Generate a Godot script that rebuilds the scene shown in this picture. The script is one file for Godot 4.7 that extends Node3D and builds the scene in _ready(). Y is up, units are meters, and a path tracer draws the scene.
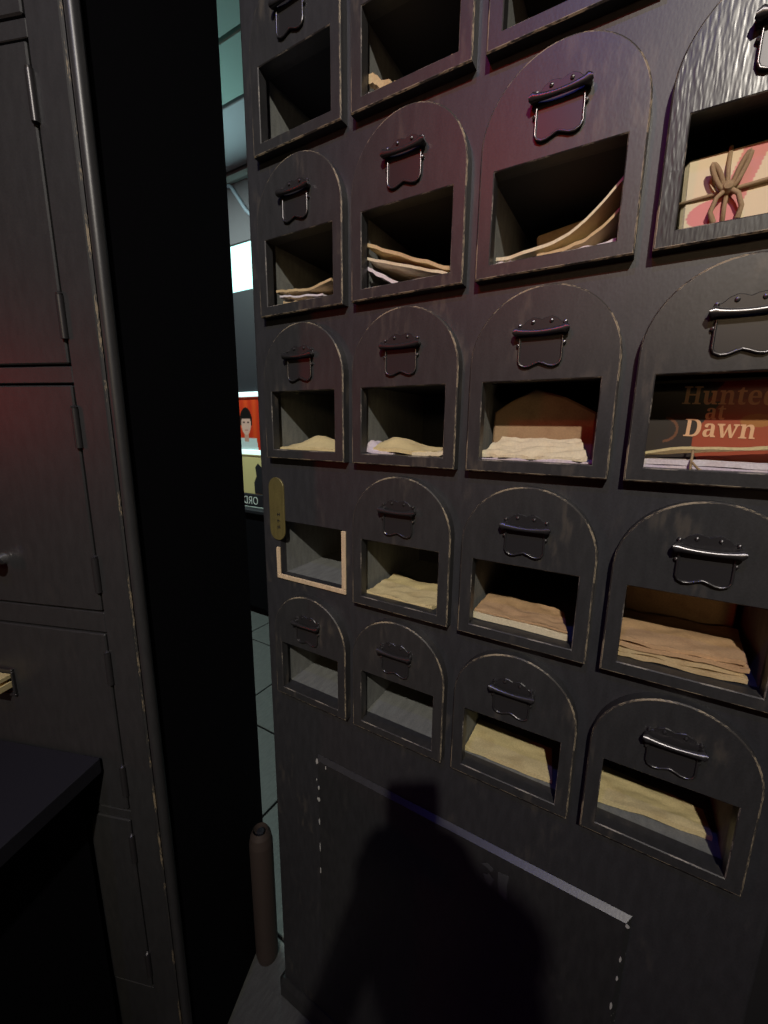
extends Node3D

# ---------------------------------------------------------------- helpers
var rng := RandomNumberGenerator.new()
var M := {}
const PITCH_X := 0.2
const PITCH_Y := 0.2517
const CABX := 0.38          # the cabinet's own origin in x
const FRAME_W := 0.183
const FRAME_H := 0.235

func row_base(r: int) -> float: return 1.440 - (r - 2) * PITCH_Y
func slot_floor(r: int) -> float: return row_base(r) + 0.013

func begin() -> SurfaceTool:
	var st := SurfaceTool.new()
	st.begin(Mesh.PRIMITIVE_TRIANGLES)
	return st

func tri(st: SurfaceTool, a: Vector3, b: Vector3, c: Vector3, out: Vector3, ua := Vector2.ZERO, ub := Vector2.ZERO, uc := Vector2.ZERO) -> void:
	var n := (b - a).cross(c - a)
	if n.length() < 1e-14: return
	n = n.normalized()
	if n.dot(out) > 0.0:
		st.set_normal(n); st.set_uv(ua); st.add_vertex(a)
		st.set_normal(n); st.set_uv(uc); st.add_vertex(c)
		st.set_normal(n); st.set_uv(ub); st.add_vertex(b)
	else:
		n = -n
		st.set_normal(n); st.set_uv(ua); st.add_vertex(a)
		st.set_normal(n); st.set_uv(ub); st.add_vertex(b)
		st.set_normal(n); st.set_uv(uc); st.add_vertex(c)

func quad(st: SurfaceTool, a: Vector3, b: Vector3, c: Vector3, d: Vector3, out: Vector3, ua := Vector2(0, 0), ub := Vector2(1, 0), uc := Vector2(1, 1), ud := Vector2(0, 1)) -> void:
	tri(st, a, b, c, out, ua, ub, uc)
	tri(st, a, c, d, out, ua, uc, ud)

# chamfered box, given its two corners
func box(st: SurfaceTool, lo: Vector3, hi: Vector3, bev := 0.0, xf := Transform3D.IDENTITY) -> void:
	var c := (lo + hi) * 0.5
	var h := (hi - lo) * 0.5
	var b: float = minf(bev, minf(h.x, minf(h.y, h.z)) * 0.9)
	for a in 3:
		var p := (a + 1) % 3
		var q := (a + 2) % 3
		for s in [-1.0, 1.0]:
			var v := []
			for k in [[-1, -1], [1, -1], [1, 1], [-1, 1]]:
				var w := Vector3.ZERO
				w[a] = s * h[a]; w[p] = k[0] * (h[p] - b); w[q] = k[1] * (h[q] - b)
				v.append(xf * (c + w))
			var o := Vector3.ZERO
			o[a] = s
			quad(st, v[0], v[1], v[2], v[3], xf.basis * o)
			if b > 0.0:
				for s2 in [-1.0, 1.0]:
					var e := []
					for k in [[0, -1], [0, 1], [1, 1], [1, -1]]:
						var w := Vector3.ZERO
						w[q] = k[1] * (h[q] - b)
						if k[0] == 0:
							w[a] = s * h[a]; w[p] = s2 * (h[p] - b)
						else:
							w[a] = s * (h[a] - b); w[p] = s2 * h[p]
						e.append(xf * (c + w))
					var o2 := Vector3.ZERO
					o2[a] = s; o2[p] = s2
					quad(st, e[0], e[1], e[2], e[3], xf.basis * o2)
	if b > 0.0:
		for sx in [-1.0, 1.0]:
			for sy in [-1.0, 1.0]:
				for sz in [-1.0, 1.0]:
					var s3 := Vector3(sx, sy, sz)
					tri(st, xf * (c + s3 * Vector3(h.x, h.y - b, h.z - b)), xf * (c + s3 * Vector3(h.x - b, h.y, h.z - b)), xf * (c + s3 * Vector3(h.x - b, h.y - b, h.z)), xf.basis * s3)

func tube(st: SurfaceTool, pts: Array, radii: Array, sides := 8, closed := false) -> void:
	var n := pts.size()
	var rings := []
	var ref := Vector3(0.13, 0.97, 0.21)
	for i in n:
		var t: Vector3
		if closed: t = pts[(i + 1) % n] - pts[(i - 1 + n) % n]
		else: t = pts[mini(i + 1, n - 1)] - pts[maxi(i - 1, 0)]
		t = t.normalized()
		if absf(t.dot(ref)) > 0.95: ref = Vector3(0.9, 0.1, 0.4)
		var u := (ref - t * ref.dot(t)).normalized()
		ref = u
		var w := t.cross(u)
		var r: float = radii[i] if radii.size() > 1 else radii[0]
		var ring := []
		for k in sides:
			var an := TAU * k / sides
			var d := u * cos(an) + w * sin(an)
			ring.append([pts[i] + d * r, d])
		rings.append(ring)
	var m := n if closed else n - 1
	for i in m:
		var A: Array = rings[i]
		var B: Array = rings[(i + 1) % n]
		for k in sides:
			var k2 := (k + 1) % sides
			smooth_quad(st, A[k], A[k2], B[k2], B[k])
	if not closed:
		for e in [0, n - 1]:
			var o: Vector3 = (pts[0] - pts[1]) if e == 0 else (pts[n - 1] - pts[n - 2])
			for k in sides:
				tri(st, pts[e], rings[e][k][0], rings[e][(k + 1) % sides][0], o)

func smooth_quad(st: SurfaceTool, a: Array, b: Array, c: Array, d: Array) -> void:
	for tr in [[a, b, c], [a, c, d]]:
		var n: Vector3 = (tr[1][0] - tr[0][0]).cross(tr[2][0] - tr[0][0])
		var o: Array = tr
		if n.dot(tr[0][1] + tr[1][1] + tr[2][1]) > 0.0: o = [tr[0], tr[2], tr[1]]
		for v in o:
			st.set_normal(v[1]); st.set_uv(Vector2.ZERO); st.add_vertex(v[0])

# profile: Array of Vector2(radius, height) turned about the y axis of xf
func lathe(st: SurfaceTool, prof: Array, sides: int, xf: Transform3D) -> void:
	for i in prof.size() - 1:
		var p: Vector2 = prof[i]
		var q: Vector2 = prof[i + 1]
		var nn := Vector2(q.y - p.y, p.x - q.x).normalized()
		for k in sides:
			var a0 := TAU * k / sides
			var a1 := TAU * (k + 1) / sides
			var f := func(pp: Vector2, an: float) -> Array:
				return [xf * Vector3(pp.x * cos(an), pp.y, pp.x * sin(an)), (xf.basis * Vector3(nn.x * cos(an), nn.y, nn.x * sin(an))).normalized()]
			smooth_quad(st, f.call(p, a0), f.call(p, a1), f.call(q, a1), f.call(q, a0))

# flat plate cut to a polygon (x, y), from z0 up to z1, with a bevelled front edge
func plate(st: SurfaceTool, poly: PackedVector2Array, z0: float, z1: float, bev := 0.0, xf := Transform3D.IDENTITY) -> void:
	var inner := poly
	if bev > 0.0:
		var off := Geometry2D.offset_polygon(poly, -bev)
		if off.size() > 0 : inner = off[0]
	var ix := Geometry2D.triangulate_polygon(inner)
	for i in range(0, ix.size(), 3):
		var a := inner[ix[i]]; var b := inner[ix[i + 1]]; var c := inner[ix[i + 2]]
		tri(st, xf * Vector3(a.x, a.y, z1), xf * Vector3(b.x, b.y, z1), xf * Vector3(c.x, c.y, z1), xf.basis * Vector3(0, 0, 1), a, b, c)
	ix = Geometry2D.triangulate_polygon(poly)
	for i in range(0, ix.size(), 3):
		var a := poly[ix[i]]; var b := poly[ix[i + 1]]; var c := poly[ix[i + 2]]
		tri(st, xf * Vector3(a.x, a.y, z0), xf * Vector3(b.x, b.y, z0), xf * Vector3(c.x, c.y, z0), xf.basis * Vector3(0, 0, -1), a, b, c)
	var cen := Vector2.ZERO
	for p in poly: cen += p / poly.size()
	var same := inner.size() == poly.size()
	for i in poly.size():
		var a := poly[i]; var b := poly[(i + 1) % poly.size()]
		var nrm := Vector2(b.y - a.y, a.x - b.x)
		if nrm.dot((a + b) * 0.5 - cen) < 0.0: nrm = -nrm
		var zt := z1 - bev if bev > 0.0 else z1
		quad(st, xf * Vector3(a.x, a.y, z0), xf * Vector3(b.x, b.y, z0), xf * Vector3(b.x, b.y, zt), xf * Vector3(a.x, a.y, zt), xf.basis * Vector3(nrm.x, nrm.y, 0))
		if bev > 0.0:
			var na := near(inner, a); var nb := near(inner, b)
			quad(st, xf * Vector3(a.x, a.y, zt), xf * Vector3(b.x, b.y, zt), xf * Vector3(nb.x, nb.y, z1), xf * Vector3(na.x, na.y, z1), xf.basis * Vector3(nrm.x, nrm.y, nrm.length()))

func near(poly: PackedVector2Array, p: Vector2) -> Vector2:
	var best := poly[0]
	for q in poly:
		if q.distance_squared_to(p) < best.distance_squared_to(p): best = q
	return best

func free_name(parent: Node, called: String) -> String:
	if not parent.has_node(NodePath(called)): return called
	var i := 1
	while parent.has_node(NodePath("%s_%03d" % [called, i])): i += 1
	return "%s_%03d" % [called, i]

func put(called: String, mesh: Mesh, mat: Material, parent: Node = self) -> MeshInstance3D:
	var o := MeshInstance3D.new()
	o.mesh = mesh
	o.name = free_name(parent, called)
	if mat: o.material_override = mat
	o.cast_shadow = GeometryInstance3D.SHADOW_CASTING_SETTING_ON
	parent.add_child(o, true)
	return o

func obj(called: String, st: SurfaceTool, mat: Material, parent: Node = self) -> MeshInstance3D:
	return put(called, st.commit(), mat, parent)

func thing(called: String, label: String, category: String, at := Vector3.ZERO, turn := 0.0, group := "") -> Node3D:
	var o := Node3D.new()
	o.name = free_name(self, called)
	add_child(o, true)
	o.position = at
	o.rotation.y = turn
	return tag(o, label, category, group)

func tag(o: Node3D, label: String, category: String, group := "") -> Node3D:
	o.set_meta("label", label)
	o.set_meta("category", category)
	if group != "": o.set_meta("group", group)
	return o

func struct(called: String, st: SurfaceTool, mat: Material, label: String) -> MeshInstance3D:
	var o := obj(called, st, mat)
	o.set_meta("kind", "structure")
	o.set_meta("label", label)
	o.set_meta("category", called.split("_")[0])
	return o

# ---------------------------------------------------------------- materials
func noise(sd: int, freq: float, oct := 4, type := FastNoiseLite.TYPE_SIMPLEX_SMOOTH) -> FastNoiseLite:
	var n := FastNoiseLite.new()
	n.seed = sd
	n.frequency = freq
	n.noise_type = type
	n.fractal_type = FastNoiseLite.FRACTAL_FBM
	n.fractal_octaves = oct
	return n

func lin(r: float, g: float, b: float) -> Color: return Color(r, g, b).linear_to_srgb()

func tex(w: int, h: int, f: Callable, mips := true) -> ImageTexture:
	var im := Image.create(w, h, false, Image.FORMAT_RGB8)
	for y in h:
		for x in w:
			im.set_pixel(x, y, f.call(x, y))
	if mips: im.generate_mipmaps()
	return ImageTexture.create_from_image(im)

func mat(c: Color, rough := 0.8, metal := 0.0) -> StandardMaterial3D:
	var m := StandardMaterial3D.new()
	m.albedo_color = c
	m.roughness = rough
	m.metallic = metal
	return m

func paint(base: Color, rub: Color, amount: float, rough: float, sd: int, streak := 1.0, bump := 0.07) -> StandardMaterial3D:
	var n1 := noise(sd, 0.011, 3)
	var n2 := noise(sd + 1, 0.05, 4)
	var n3 := noise(sd + 2, 0.35, 2)
	var f := func(x: int, y: int) -> Color:
		var a := n1.get_noise_2d(x, y * 0.55) * 0.5 + 0.5
		var b := n2.get_noise_2d(x * 1.6, y * 0.4) * 0.5 + 0.5
		var c := n3.get_noise_2d(x * streak, y)
		var k := smoothstep(0.56, 0.8, a) * smoothstep(0.42, 0.75, b) * amount
		var s: float = 1.0 + 0.22 * (b - 0.5) + 0.10 * c
		return Color(base.r * s, base.g * s, base.b * s).lerp(rub, clampf(k, 0.0, 1.0))
	var m := mat(Color.WHITE, rough)
	m.albedo_texture = tex(512, 512, f)
	var g := func(x: int, y: int) -> Color:
		var v: float = clampf(0.5 + 0.25 * n3.get_noise_2d(x, y * 0.4 / streak) + 0.25 * n2.get_noise_2d(x * 0.7 * streak, y * 0.5), 0.0, 1.0)
		return Color(v, v, v)
	var im: Image = tex(512, 512, g, false).get_image()
	im.bump_map_to_normal_map(1.5)
	im.generate_mipmaps()
	m.normal_enabled = true
	m.normal_texture = ImageTexture.create_from_image(im)
	m.normal_scale = bump
	m.uv1_triplanar = true
	m.uv1_world_triplanar = true
	m.uv1_scale = Vector3.ONE * 1.7
	return m

func worn_strip(base: Color, bare: Color, cover: float, sd: int) -> StandardMaterial3D:
	var n1 := noise(sd, 0.012, 3)
	var n2 := noise(sd + 5, 0.09, 3)
	var f := func(x: int, y: int) -> Color:
		var v := n1.get_noise_2d(x, y * 0.6) * 0.75 + n2.get_noise_2d(x, y * 2.0) * 0.55
		return base.lerp(bare, smoothstep(cover, cover + 0.22, v))
	var m := mat(Color.WHITE, 0.55)
	m.albedo_texture = tex(1024, 16, f)
	return m

func paper(c: Color, spot: Color, sd: int) -> StandardMaterial3D:
	var n1 := noise(sd, 0.018, 4)
	var n2 := noise(sd + 3, 0.22, 2)
	var f := func(x: int, y: int) -> Color:
		var a := smoothstep(0.0, 0.55, n1.get_noise_2d(x, y))
		var s := 1.0 + 0.07 * n2.get_noise_2d(x, y)
		var k := c.lerp(spot, a * 0.6)
		return Color(k.r * s, k.g * s, k.b * s)
	var m := mat(Color.WHITE, 0.85)
	m.albedo_texture = tex(256, 256, f)
	m.uv1_triplanar = true
	m.uv1_world_triplanar = true
	m.uv1_scale = Vector3.ONE * 5.0
	return m

func make_materials() -> void:
	M.board = paint(lin(0.032, 0.032, 0.035), lin(0.10, 0.082, 0.062), 0.45, 0.46, 11)
	M.frame = paint(lin(0.032, 0.032, 0.033), lin(0.12, 0.098, 0.072), 0.48, 0.42, 27)
	M.frame_b = paint(lin(0.035, 0.034, 0.034), lin(0.12, 0.098, 0.072), 0.55, 0.40, 61)
	M.gloss = paint(lin(0.032, 0.033, 0.035), lin(0.09, 0.08, 0.07), 0.2, 0.29, 95, 2.8, 0.22)
	M.panel = paint(lin(0.028, 0.028, 0.029), lin(0.06, 0.055, 0.045), 0.2, 0.36, 140)
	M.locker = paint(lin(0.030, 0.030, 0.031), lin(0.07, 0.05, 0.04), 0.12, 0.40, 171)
	M.edge = worn_strip(lin(0.040, 0.036, 0.032), lin(0.30, 0.245, 0.165), -0.10, 201)
	M.inner_edge = worn_strip(lin(0.035, 0.033, 0.033), lin(0.26, 0.23, 0.19), 0.08, 222)
	M.arris = worn_strip(lin(0.03, 0.03, 0.03), lin(0.24, 0.19, 0.12), 0.12, 210)
	M.chip = worn_strip(lin(0.026, 0.026, 0.026), lin(0.62, 0.60, 0.55), 0.33, 243)
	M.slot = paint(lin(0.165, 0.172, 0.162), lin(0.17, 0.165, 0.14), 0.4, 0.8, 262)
	M.iron = mat(lin(0.13, 0.125, 0.13), 0.30, 0.85)
	M.iron_dark = mat(lin(0.045, 0.043, 0.045), 0.36, 0.5)
	M.brass = paint(lin(0.17, 0.14, 0.05), lin(0.10, 0.09, 0.04), 0.6, 0.5, 300)
	M.brass.metallic = 0.35
	M.raw = paint(lin(0.62, 0.47, 0.30), lin(0.72, 0.6, 0.44), 0.7, 0.8, 321)
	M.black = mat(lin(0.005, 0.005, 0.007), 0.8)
	M.black.metallic_specular = 0.2
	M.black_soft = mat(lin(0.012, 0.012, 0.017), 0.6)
	M.wall = mat(lin(0.02, 0.02, 0.022), 0.85)
	M.tan = paper(lin(0.56, 0.42, 0.22), lin(0.45, 0.31, 0.15), 400)
	M.yellow = paper(lin(0.64, 0.53, 0.27), lin(0.54, 0.42, 0.2), 415)
	M.cream = paper(lin(0.70, 0.62, 0.42), lin(0.6, 0.48, 0.28), 430)
	M.ochre = paper(lin(0.52, 0.33, 0.17), lin(0.40, 0.24, 0.12), 445)
	M.white = paper(lin(0.70, 0.65, 0.66), lin(0.62, 0.52, 0.50), 460)
	M.lilac = paper(lin(0.62, 0.54, 0.60), lin(0.7, 0.62, 0.55), 475)
	M.brown = paper(lin(0.24, 0.15, 0.085), lin(0.17, 0.10, 0.055), 490)
	M.kraft = paper(lin(0.36, 0.235, 0.13), lin(0.27, 0.165, 0.09), 505)
	M.twine = paper(lin(0.34, 0.24, 0.13), lin(0.24, 0.16, 0.08), 520)
	M.skin = mat(lin(0.5, 0.32, 0.23), 0.55)

func glow(c: Color, energy: float) -> StandardMaterial3D:
	var m := mat(c, 0.5)
	m.emission_enabled = true
	m.emission = c
	m.emission_energy_multiplier = energy
	return m

# ---------------------------------------------------------------- camera and light
const EYE := Vector3(0.58725, 1.5, 0.57724)
var cam_right := Vector3(0.85928, 0.01151, -0.51138)
var cam_up := Vector3(-0.11188, 0.97977, -0.16594)
var cam_fwd := Vector3(-0.49912, -0.19980, -0.84318)
const LAMP := Vector3(1.25, 3.28, 2.2)
const FILL := 0.7

func camera_and_light() -> void:
	var cam := Camera3D.new()
	cam.name = "camera"
	add_child(cam)
	cam.fov = 101.99
	cam.near = 0.02
	cam.transform = Transform3D(Basis(cam_right, cam_up, -cam_fwd).orthonormalized(), EYE)
	cam.current = true
	var e := Environment.new()
	e.background_mode = Environment.BG_COLOR
	e.background_color = Color(0, 0, 0)
	e.tonemap_mode = Environment.TONE_MAPPER_LINEAR
	e.tonemap_exposure = 1.0
	e.sdfgi_enabled = true
	e.ssao_enabled = true
	e.ssil_enabled = true
	var we := WorldEnvironment.new()
	we.name = "environment"
	we.environment = e
	add_child(we)

func ceiling_spot(at: Vector3, aim: Vector3, col: Color, energy: float, angle: float, att: float, glow_energy: float, label: String, r := 0.045) -> void:
	var t := thing("spotlight", label, "spotlight", at)
	var d := (aim - at).normalized()
	var x := d.cross(Vector3.UP).normalized()
	var bs := Basis(x, -d, x.cross(-d))
	var xf := Transform3D(bs, Vector3.ZERO)
	var st := begin()
	lathe(st, [Vector2(0, 0.13), Vector2(r * 0.8, 0.13), Vector2(r, 0.11), Vector2(r, -0.002), Vector2(r * 0.9, -0.002), Vector2(r * 0.88, 0.012)], 24, xf)
	obj("housing", st, M.iron_dark, t)
	st = begin()
	lathe(st, [Vector2(0, 0.011), Vector2(r * 0.88, 0.011)], 24, xf)
	obj("lens", st, glow(col, glow_energy), t)
	st = begin()
	tube(st, [bs * Vector3(0, 0.12, 0), Vector3(bs.y.x * 0.12, 3.4 - at.y, bs.y.z * 0.12)], [0.008], 8)
	obj("stem", st, M.iron_dark, t)
	var l := SpotLight3D.new()
	l.name = "spot_beam"
	t.add_child(l)
	l.transform = Transform3D(Basis(x, (-d).cross(x), -d).orthonormalized(), bs * Vector3(0, 0.004, 0))
	l.light_color = col
	l.light_energy = energy
	l.spot_angle = angle
	l.spot_angle_attenuation = att
	l.spot_range = 12.0
	l.spot_attenuation = 2.0
	l.light_size = r * 0.7
	l.shadow_enabled = true

func red_lamp(at: Vector3, energy: float, r: float, glow_energy: float, label: String, arm: Vector3) -> void:
	var t := thing("red_lamp", label, "lamp", at)
	var prof := []
	for i in 13:
		var a := PI * i / 12.0
		prof.append(Vector2(sin(a) * r, -cos(a) * r))
	var st := begin()
	lathe(st, prof, 24, Transform3D.IDENTITY)
	obj("globe", st, glow(Color(1, 0.06, 0.04), glow_energy), t)
	st = begin()
	tube(st, [arm.normalized() * r * 0.97, arm], [0.012], 8)
	obj("bracket", st, M.iron_dark, t)
	var l := OmniLight3D.new()
	l.name = "red_light"
	t.add_child(l)
	l.light_color = Color(1, 0.10, 0.06)
	l.light_energy = energy
	l.light_size = r * 0.8
	l.omni_range = 10.0
	l.omni_attenuation = 2.0
	l.shadow_enabled = true

func lights() -> void:
	ceiling_spot(LAMP, Vector3(0.22, 1.78, 0.0), Color(1.0, 0.965, 0.91), 6.6, 30.0, 1.0, 8.0, "black can spotlight with warm white lens over the mail cabinet")
	ceiling_spot(Vector3(0.35, 3.28, 1.5), Vector3(0.5, 1.4, 0.0), Color(0.42, 0.44, 1.0), 0.50, 40.0, 1.0, 3.0, "black can spotlight with blue violet lens", 0.04)
	ceiling_spot(Vector3(-0.27, 3.13, 2.4), Vector3(0.40, 1.80, 0.0), Color(1.0, 0.10, 0.08), 0.85, 7.5, 1.0, 6.0, "black can spotlight with red lens hanging from the ceiling", 0.05)
	red_lamp(Vector3(-2.30, 1.72, 3.2), 0.34, 0.09, 5.0, "red globe lamp on the black wall opposite the lockers", Vector3(0, 0, 0.2))
	room_fill_light(Vector3(1.15, 2.15, 3.36))
	far_fill_light()

# added warm fill behind the photographer, lifts the shaded slot contents
func room_fill_light(at: Vector3) -> void:
	var t := thing("room_fill_light", "added unseen fill light on the dark wall facing the cabinet", "fill light", at)
	var st := begin()
	box(st, Vector3(-0.27, -0.20, -0.01), Vector3(0.27, 0.20, 0.04), 0.004)
	obj("housing", st, M.iron_dark, t)
	st = begin()
	box(st, Vector3(-0.25, -0.18, -0.03), Vector3(0.25, 0.18, -0.008), 0.006)
	obj("diffuser", st, glow(Color(1.0, 0.86, 0.66), 1.0), t)
	var al := AreaLight3D.new()
	al.name = "room_fill_glow"
	t.add_child(al)
	al.position = Vector3(0, 0, -0.035)
	al.area_size = Vector2(0.48, 0.34)
	al.light_color = Color(1.0, 0.86, 0.66)
	al.light_energy = FILL
	al.area_range = 12.0
	al.shadow_enabled = true

# added unseen fill for far wall, floor and poster, shaped as a tube
func far_fill_light() -> void:
	var t := thing("far_fill_light", "added unseen white fill light under the far ceiling behind the lockers", "tube light", Vector3(-2.15, 3.30, -0.75))
	var st := begin()
	box(st, Vector3(-0.5, 0.03, -0.05), Vector3(0.5, 0.10, 0.05), 0.004)
	obj("housing", st, mat(lin(0.4, 0.4, 0.4), 0.5), t)
	st = begin()
	tube(st, [Vector3(-0.48, 0.012, 0), Vector3(0.48, 0.012, 0)], [0.014], 12)
	obj("tube", st, glow(Color(0.86, 0.95, 0.92), 2.0), t)
	var al := AreaLight3D.new()
	al.name = "far_fill_glow"
	t.add_child(al)
	al.position = Vector3(0, -0.006, 0)
	al.rotation.x = -PI / 2
	al.area_size = Vector2(0.94, 0.03)
	al.light_color = Color(0.86, 0.95, 0.92)
	al.light_energy = 6.5
	al.area_range = 10.0
	al.shadow_enabled = true

# ---------------------------------------------------------------- the room
func room() -> void:
	var x0 := -2.9; var x1 := 2.6; var z0 := -1.9; var z1 := 3.4; var top := 3.4; var t := 0.12
	var fl := paint(lin(0.10, 0.103, 0.10), lin(0.15, 0.15, 0.14), 0.6, 0.6, 540)
	var st := begin()
	box(st, Vector3(x0 - t, -t, z0 - t), Vector3(x1 + t, -0.012, z1 + t))
	var f := struct("floor", st, M.wall, "grey concrete slab floor")
	# slabs, each a part
	var nx := 0
	var pz := z0
	while pz < z1 - 0.01:
		var px := x0
		while px < x1 - 0.01:
			st = begin()
			var w := minf(0.6, x1 - px); var d := minf(0.6, z1 - pz)
			box(st, Vector3(px + 0.004, -0.012, pz + 0.004), Vector3(px + w - 0.004, 0.0, pz + d - 0.004), 0.002)
			obj("slab", st, fl, f)
			px += 0.6
			nx += 1
		pz += 0.6
	st = begin()
	box(st, Vector3(x0 - t, top, z0 - t), Vector3(x1 + t, top + t, z1 + t))
	var ce := struct("ceiling", st, M.wall, "dark ceiling with pale teal panels at the far end")
	var teal := mat(lin(0.26, 0.32, 0.30), 0.8)
	for k in 3:
		st = begin()
		box(st, Vector3(x0 + 0.02, top - 0.03, -1.42 + k * 0.30), Vector3(-0.5, top, -1.14 + k * 0.30), 0.004)
		obj("ceiling_panel", st, teal, ce)
	st = begin()
	box(st, Vector3(x0 + 0.02, top - 0.03, -1.88), Vector3(-0.5, top, -1.44), 0.004)
	obj("ceiling_panel", st, mat(lin(0.34, 0.30, 0.34), 0.8), ce)
	st = begin()
	box(st, Vector3(x0, 0, z0 - t), Vector3(x1, top, z0))
	struct("wall_far", st, mat(lin(0.17, 0.16, 0.175), 0.8), "grey wall at the far end behind the gap")
	st = begin()
	box(st, Vector3(x0, top - 0.105, z0), Vector3(-0.3, top - 0.06, z0 + 0.03), 0.004)
	struct("trim_1", st, mat(lin(0.5, 0.68, 0.66), 0.6), "pale teal strip along the top of the far wall")
	st = begin()
	box(st, Vector3(x0 - t, 0, z0), Vector3(x0, top, z1))
	struct("wall_left", st, M.wall, "dark wall on the lockers' side of the room")
	st = begin()
	box(st, Vector3(x1, 0, z0), Vector3(x1 + t, top, z1))
	struct("wall_right", st, M.wall, "dark wall on the cabinet's side of the room")
	st = begin()
	box(st, Vector3(x0, 0, z1), Vector3(x1, top, z1 + t))
	struct("wall_back", st, M.wall, "dark wall facing the cabinet")
	st = begin()
	box(st, Vector3(-0.02, 0, -0.50), Vector3(x1, top, -0.40))
	struct("wall_partition", st, M.wall, "dark partition wall behind the mail cabinet")

func far_end() -> void:
	var pr0 := thing("paper_roll", "brown paper roll standing upright on the floor between lockers and cabinet", "paper roll", Vector3(-0.158, 0, -0.050))
	var rs := begin()
	lathe(rs, [Vector2(0, 0.002), Vector2(0.028, 0.002), Vector2(0.031, 0.02), Vector2(0.031, 0.40), Vector2(0.027, 0.425), Vector2(0.020, 0.44), Vector2(0.018, 0.42), Vector2(0, 0.42)], 20, Transform3D.IDENTITY)
	obj("roll", rs, mat(lin(0.050, 0.036, 0.030), 0.6), pr0)
	rs = begin()
	lathe(rs, [Vector2(0.0, 0.4205), Vector2(0.010, 0.4205), Vector2(0.010, 0.435), Vector2(0.006, 0.436), Vector2(0.0, 0.436)], 14, Transform3D.IDENTITY)
	obj("core", rs, M.black_soft, pr0)
	# lit panel high on the far wall
	var t := thing("light_panel", "bright pale cyan light panel high on the far wall", "light panel", Vector3(-2.1, 2.68, -1.9))
	var st := begin()
	box(st, Vector3(-0.32, -0.185, 0), Vector3(0.32, 0.185, 0.05), 0.006)
	obj("housing", st, M.iron_dark, t)
	st = begin()
	box(st, Vector3(-0.30, -0.168, 0.045), Vector3(0.30, 0.168, 0.055), 0.004)
	obj("diffuser", st, glow(Color(0.74, 0.97, 0.95), 0.85), t)
	var al := AreaLight3D.new()
	al.name = "panel_light"
	t.add_child(al)
	al.position = Vector3(0, 0, 0.06)
	al.rotation.y = PI
	al.area_size = Vector2(0.58, 0.36)
	al.light_color = Color(0.74, 0.97, 0.95)
	al.light_energy = 1.3
	al.area_range = 10.0
	al.shadow_enabled = true
	# conduit running aslant on the far wall
	st = begin()
	tube(st, [Vector3(-2.45, 3.34, -1.885), Vector3(-2.25, 3.27, -1.885), Vector3(-2.10, 3.08, -1.885), Vector3(-1.9, 2.9, -1.885)], [0.014], 8)
	tag(obj("conduit", st, mat(lin(0.35, 0.42, 0.5), 0.5)), "pale blue grey conduit running aslant above the light panel", "pipe")
	# picture stand
	var b := thing("poster_stand", "picture stand with red portrait panel and bright white rails on black counter", "poster stand", Vector3(-2.06, 0.95, -1.66))
	st = begin()
	box(st, Vector3(-0.30, -0.05, -0.06), Vector3(0.30, 1.50, -0.012), 0.004)
	obj("back_board", st, M.black_soft, b)
	var pr := func(x: int, y: int) -> Color:
		var u := x / 96.0
		var v := y / 72.0
		var c := Color(0.78, 0.20, 0.09).lerp(Color(0.86, 0.30, 0.12), 0.5 + 0.5 * sin(u * 40.0))
		var fx := (u - 0.66) / 0.105
		var fy := (v - 0.50) / 0.20
		if absf(u - 0.67) < 0.19 + 0.12 * (v - 0.8) and v > 0.76: c = Color(0.80, 0.86, 0.86)
		if absf(u - 0.66) < 0.04 and v > 0.62 and v < 0.82: c = Color(0.78, 0.60, 0.54)
		if fx * fx + pow((v - 0.44) / 0.22, 2) < 1.25 and v < 0.52: c = Color(0.08, 0.06, 0.06)
		if fx * fx * 1.25 + fy * fy < 1.0 and v > 0.40: c = Color(0.84, 0.68, 0.62)
		if fy > -0.25 and fy < -0.08 and absf(absf(fx) - 0.4) < 0.2: c = Color(0.3, 0.2, 0.2)
		if absf(fy - 0.55) < 0.05 and absf(fx) < 0.3: c = Color(0.65, 0.38, 0.36)
		return c
	var pm := mat(Color.WHITE, 0.4)
	pm.albedo_texture = tex(96, 72, pr)
	st = begin()
	quad(st, Vector3(-0.28, 0.365, 0.0), Vector3(0.28, 0.365, 0.0), Vector3(0.28, 0.765, 0.0), Vector3(-0.28, 0.765, 0.0), Vector3(0, 0, 1), Vector2(0, 1), Vector2(1, 1), Vector2(1, 0), Vector2(0, 0))
	box(st, Vector3(-0.28, 0.365, -0.012), Vector3(0.28, 0.765, -0.0005))
	obj("portrait_print", st, pm, b)
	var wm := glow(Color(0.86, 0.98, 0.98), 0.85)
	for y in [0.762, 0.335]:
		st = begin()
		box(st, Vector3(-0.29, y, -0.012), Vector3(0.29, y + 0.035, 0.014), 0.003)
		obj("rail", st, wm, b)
	st = begin()
	box(st, Vector3(-0.28, 0.03, -0.012), Vector3(0.28, 0.333, 0.004), 0.002)
	obj("cream_panel", st, mat(Color(0.86, 0.80, 0.56), 0.7), b)
	st = begin()
	plate(st, PackedVector2Array([Vector2(0.160, 0.035), Vector2(0.245, 0.035), Vector2(0.245, 0.24), Vector2(0.205, 0.27), Vector2(0.175, 0.24), Vector2(0.185, 0.17), Vector2(0.155, 0.12)]), 0.004, 0.006)
	obj("dark_figure_print", st, M.black_soft, b)
	st = begin()
	box(st, Vector3(-0.30, -0.07, -0.012), Vector3(0.30, 0.028, 0.012), 0.003)
	var sg := obj("sign_strip", st, M.black_soft, b)
	var tm := TextMesh.new()
	var sf := SystemFont.new()
	sf.font_names = PackedStringArray(["Droid Sans"])
	tm.font = sf
	tm.text = "ORD"
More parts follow.
